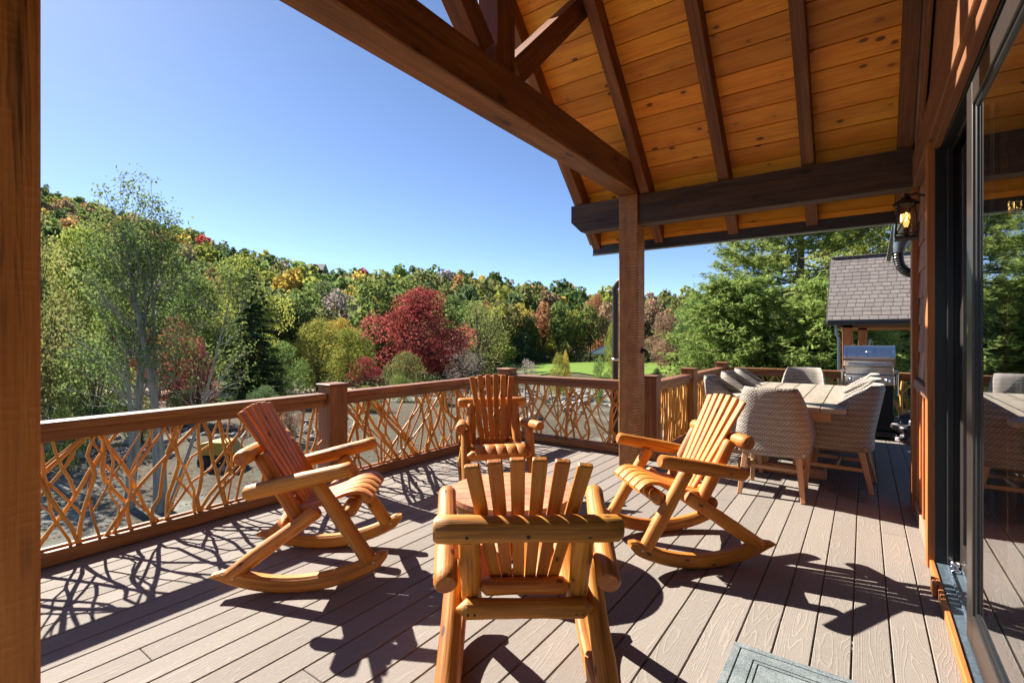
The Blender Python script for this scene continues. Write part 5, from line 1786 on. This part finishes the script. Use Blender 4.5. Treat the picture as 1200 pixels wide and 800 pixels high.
# fallen leaves and stones on the gravel
C = []
for i in range(5000):
    ixx = fr.uniform(-100, 760); F = fr.uniform(8, 38)
    x, y = unproj(ixx, F)
    C.append((x, y, ground_z(x, y) + 0.03))
C = np.array(C)
N = np.tile((0, 0, 1.0), (len(C), 1)) + NR.normal(size=(len(C), 3)) * 0.35
tag(link_mesh('fallen_leaves', leaf_mesh('fallen_leaves', C, N, 0.09, 0.6, 'leaf_russet')), 'dry leaves scattered over the gravel yard', 'leaves', kind='stuff')
mb = MB()
def stone(mb, x, y, r_, seed):
    vs = []; fs = []
    n = 7; m_ = 4
    base = len(vs)
    for i in range(m_ + 1):
        th_ = math.pi * i / m_
        for j in range(n):
            ph = 2 * math.pi * j / n
            d = V((math.sin(th_) * math.cos(ph), math.sin(th_) * math.sin(ph), math.cos(th_) * 0.65))
            d *= r_ * (1 + 0.45 * mnoise.noise(d * 2.3 + V((seed, 0, 0))))
            vs.append(V((x, y, ground_z(x, y) + r_ * 0.15)) + d)
    for i in range(m_):
        for j in range(n):
            a = i * n + j; b = i * n + (j + 1) % n
            fs.append([a, a + n, b + n, b])
    mb.add(vs, fs, vs, 0, False)
for i in range(260):
    ixx = fr.uniform(600, 735); F = fr.gauss(36, 3.2)
    x, y = unproj(ixx, F); stone(mb, x, y, fr.uniform(0.08, 0.42), i * 1.7)
for i in range(240):
    ixx = fr.uniform(-40, 420); F = fr.uniform(15, 32)
    x, y = unproj(ixx, F); stone(mb, x, y, fr.uniform(0.04, 0.22), i * 2.3)
tag(obj('rocks', mb, 'stone'), 'grey stones strewn along the gravel and the rock bank below the lawn', 'rocks', kind='stuff')

# dead branches lying about the yard edge
rng.seed(90)
mb = MB()
for i in range(60):
    ixx = rng.uniform(60, 420); F = rng.uniform(17, 30)
    x, y = unproj(ixx, F); a = rng.uniform(0, 6.28); L = rng.uniform(0.5, 2.2)
    z = ground_z(x, y)
    mb.tube([(x, y, z + 0.05), (x + math.cos(a) * L / 2, y + math.sin(a) * L / 2, z + rng.uniform(0.1, 0.3)), (x + math.cos(a + .2) * L, y + math.sin(a + .2) * L, z + rng.uniform(0.05, 0.5))], [0.04, 0.03, 0.012], 5)
tag(obj('fallen_branches', mb, 'bark'), 'dead grey branches lying on the gravel below the trees', 'branches', kind='stuff')

# yellow cart in the tree shade of the yard
x, y = unproj(258, 15.5); gz = ground_z(x, y)
ct = root('garden_cart', (x, y, gz), YAW, 'yellow cart body standing in tree shade on the gravel behind the long railing', 'cart')
tray = MB().prism([(-0.50, 0.42), (0.40, 0.42), (0.60, 0.50), (0.34, 0.80), (-0.20, 0.82), (-0.50, 0.74)], 1, -0.32, 0.32)
obj('body', tray, 'yellow', ct)
obj('frame', MB().bx(-0.55, 0.62, -0.26, 0.26, 0.30, 0.415, 0.01), 'black', ct)
for sx_ in (-0.32, 0.40):
    for sy in (-0.30, 0.30):
        w = obj('wheel', MB().lathe((sx_, sy - 0.05, 0.20), [(0.0, 0), (0.14, 0), (0.20, 0.01), (0.20, 0.09), (0.14, 0.10), (0, 0.10)], 20, 0, 1), 'rubber', ct)
obj('sticker', MB().bx(-0.45, -0.32, -0.325, -0.321, 0.46, 0.53, 0.0), 'label', ct)
obj('handle', MB().tube([(-0.5, 0, 0.45), (-0.85, 0, 0.62), (-1.1, 0, 0.95)], 0.018, 8), 'black', ct)

# house on the far ridge
x, y = unproj(362, 286)
hz = H + (395 - 322) / 578 * 286
fh = root('ridge_house', (x, y, hz - 12), YAW, 'dark gabled house on the far ridge above the forest', 'house')
obj('wall', MB().bx(-9, 9, -4, 4, 0, 14.5, 0.02), 'timber_dark', fh)
obj('roof', MB().prism([(-4.8, 14.2), (0, 18.2), (4.8, 14.2), (4.4, 14.0), (-4.4, 14.0)], 0, -9.8, 9.8), 'fascia', fh)
obj('gable', MB().prism([(2.0, 14.0), (5.2, 17.6), (8.4, 14.0)], 1, -5.2, 0), 'timber_dark', fh)
obj('chimney', MB().bx(-8.6, -7.0, -0.8, 0.8, 14, 19.8, 0.02), 'stone', fh)
for xx in (-6, -2, 3.5, 6.5):
    obj('window', MB().bx(xx - 0.8, xx + 0.8, -4.06, -4.0, 11.2, 13.2, 0.01), 'black_frame', fh)

# white tent at the edge of the woods beyond the lawn
x, y = unproj(711, 104); gz = ground_z(x, y)
tn = root('white_tent', (x, y, gz), YAW, 'small white tent roof at the far edge of the lawn', 'tent')
obj('canopy', MB().prism([(-3.4, 2.0), (0, 3.6), (3.4, 2.0), (3.3, 1.8), (-3.3, 1.8)], 1, -2.2, 2.2), 'white', tn)
for sx_ in (-3.2, 3.2):
    for sy in (-2, 2):
        obj('pole', MB().tube([(sx_, sy, 0), (sx_, sy, 1.8)], 0.06, 6), 'bolt', tn)
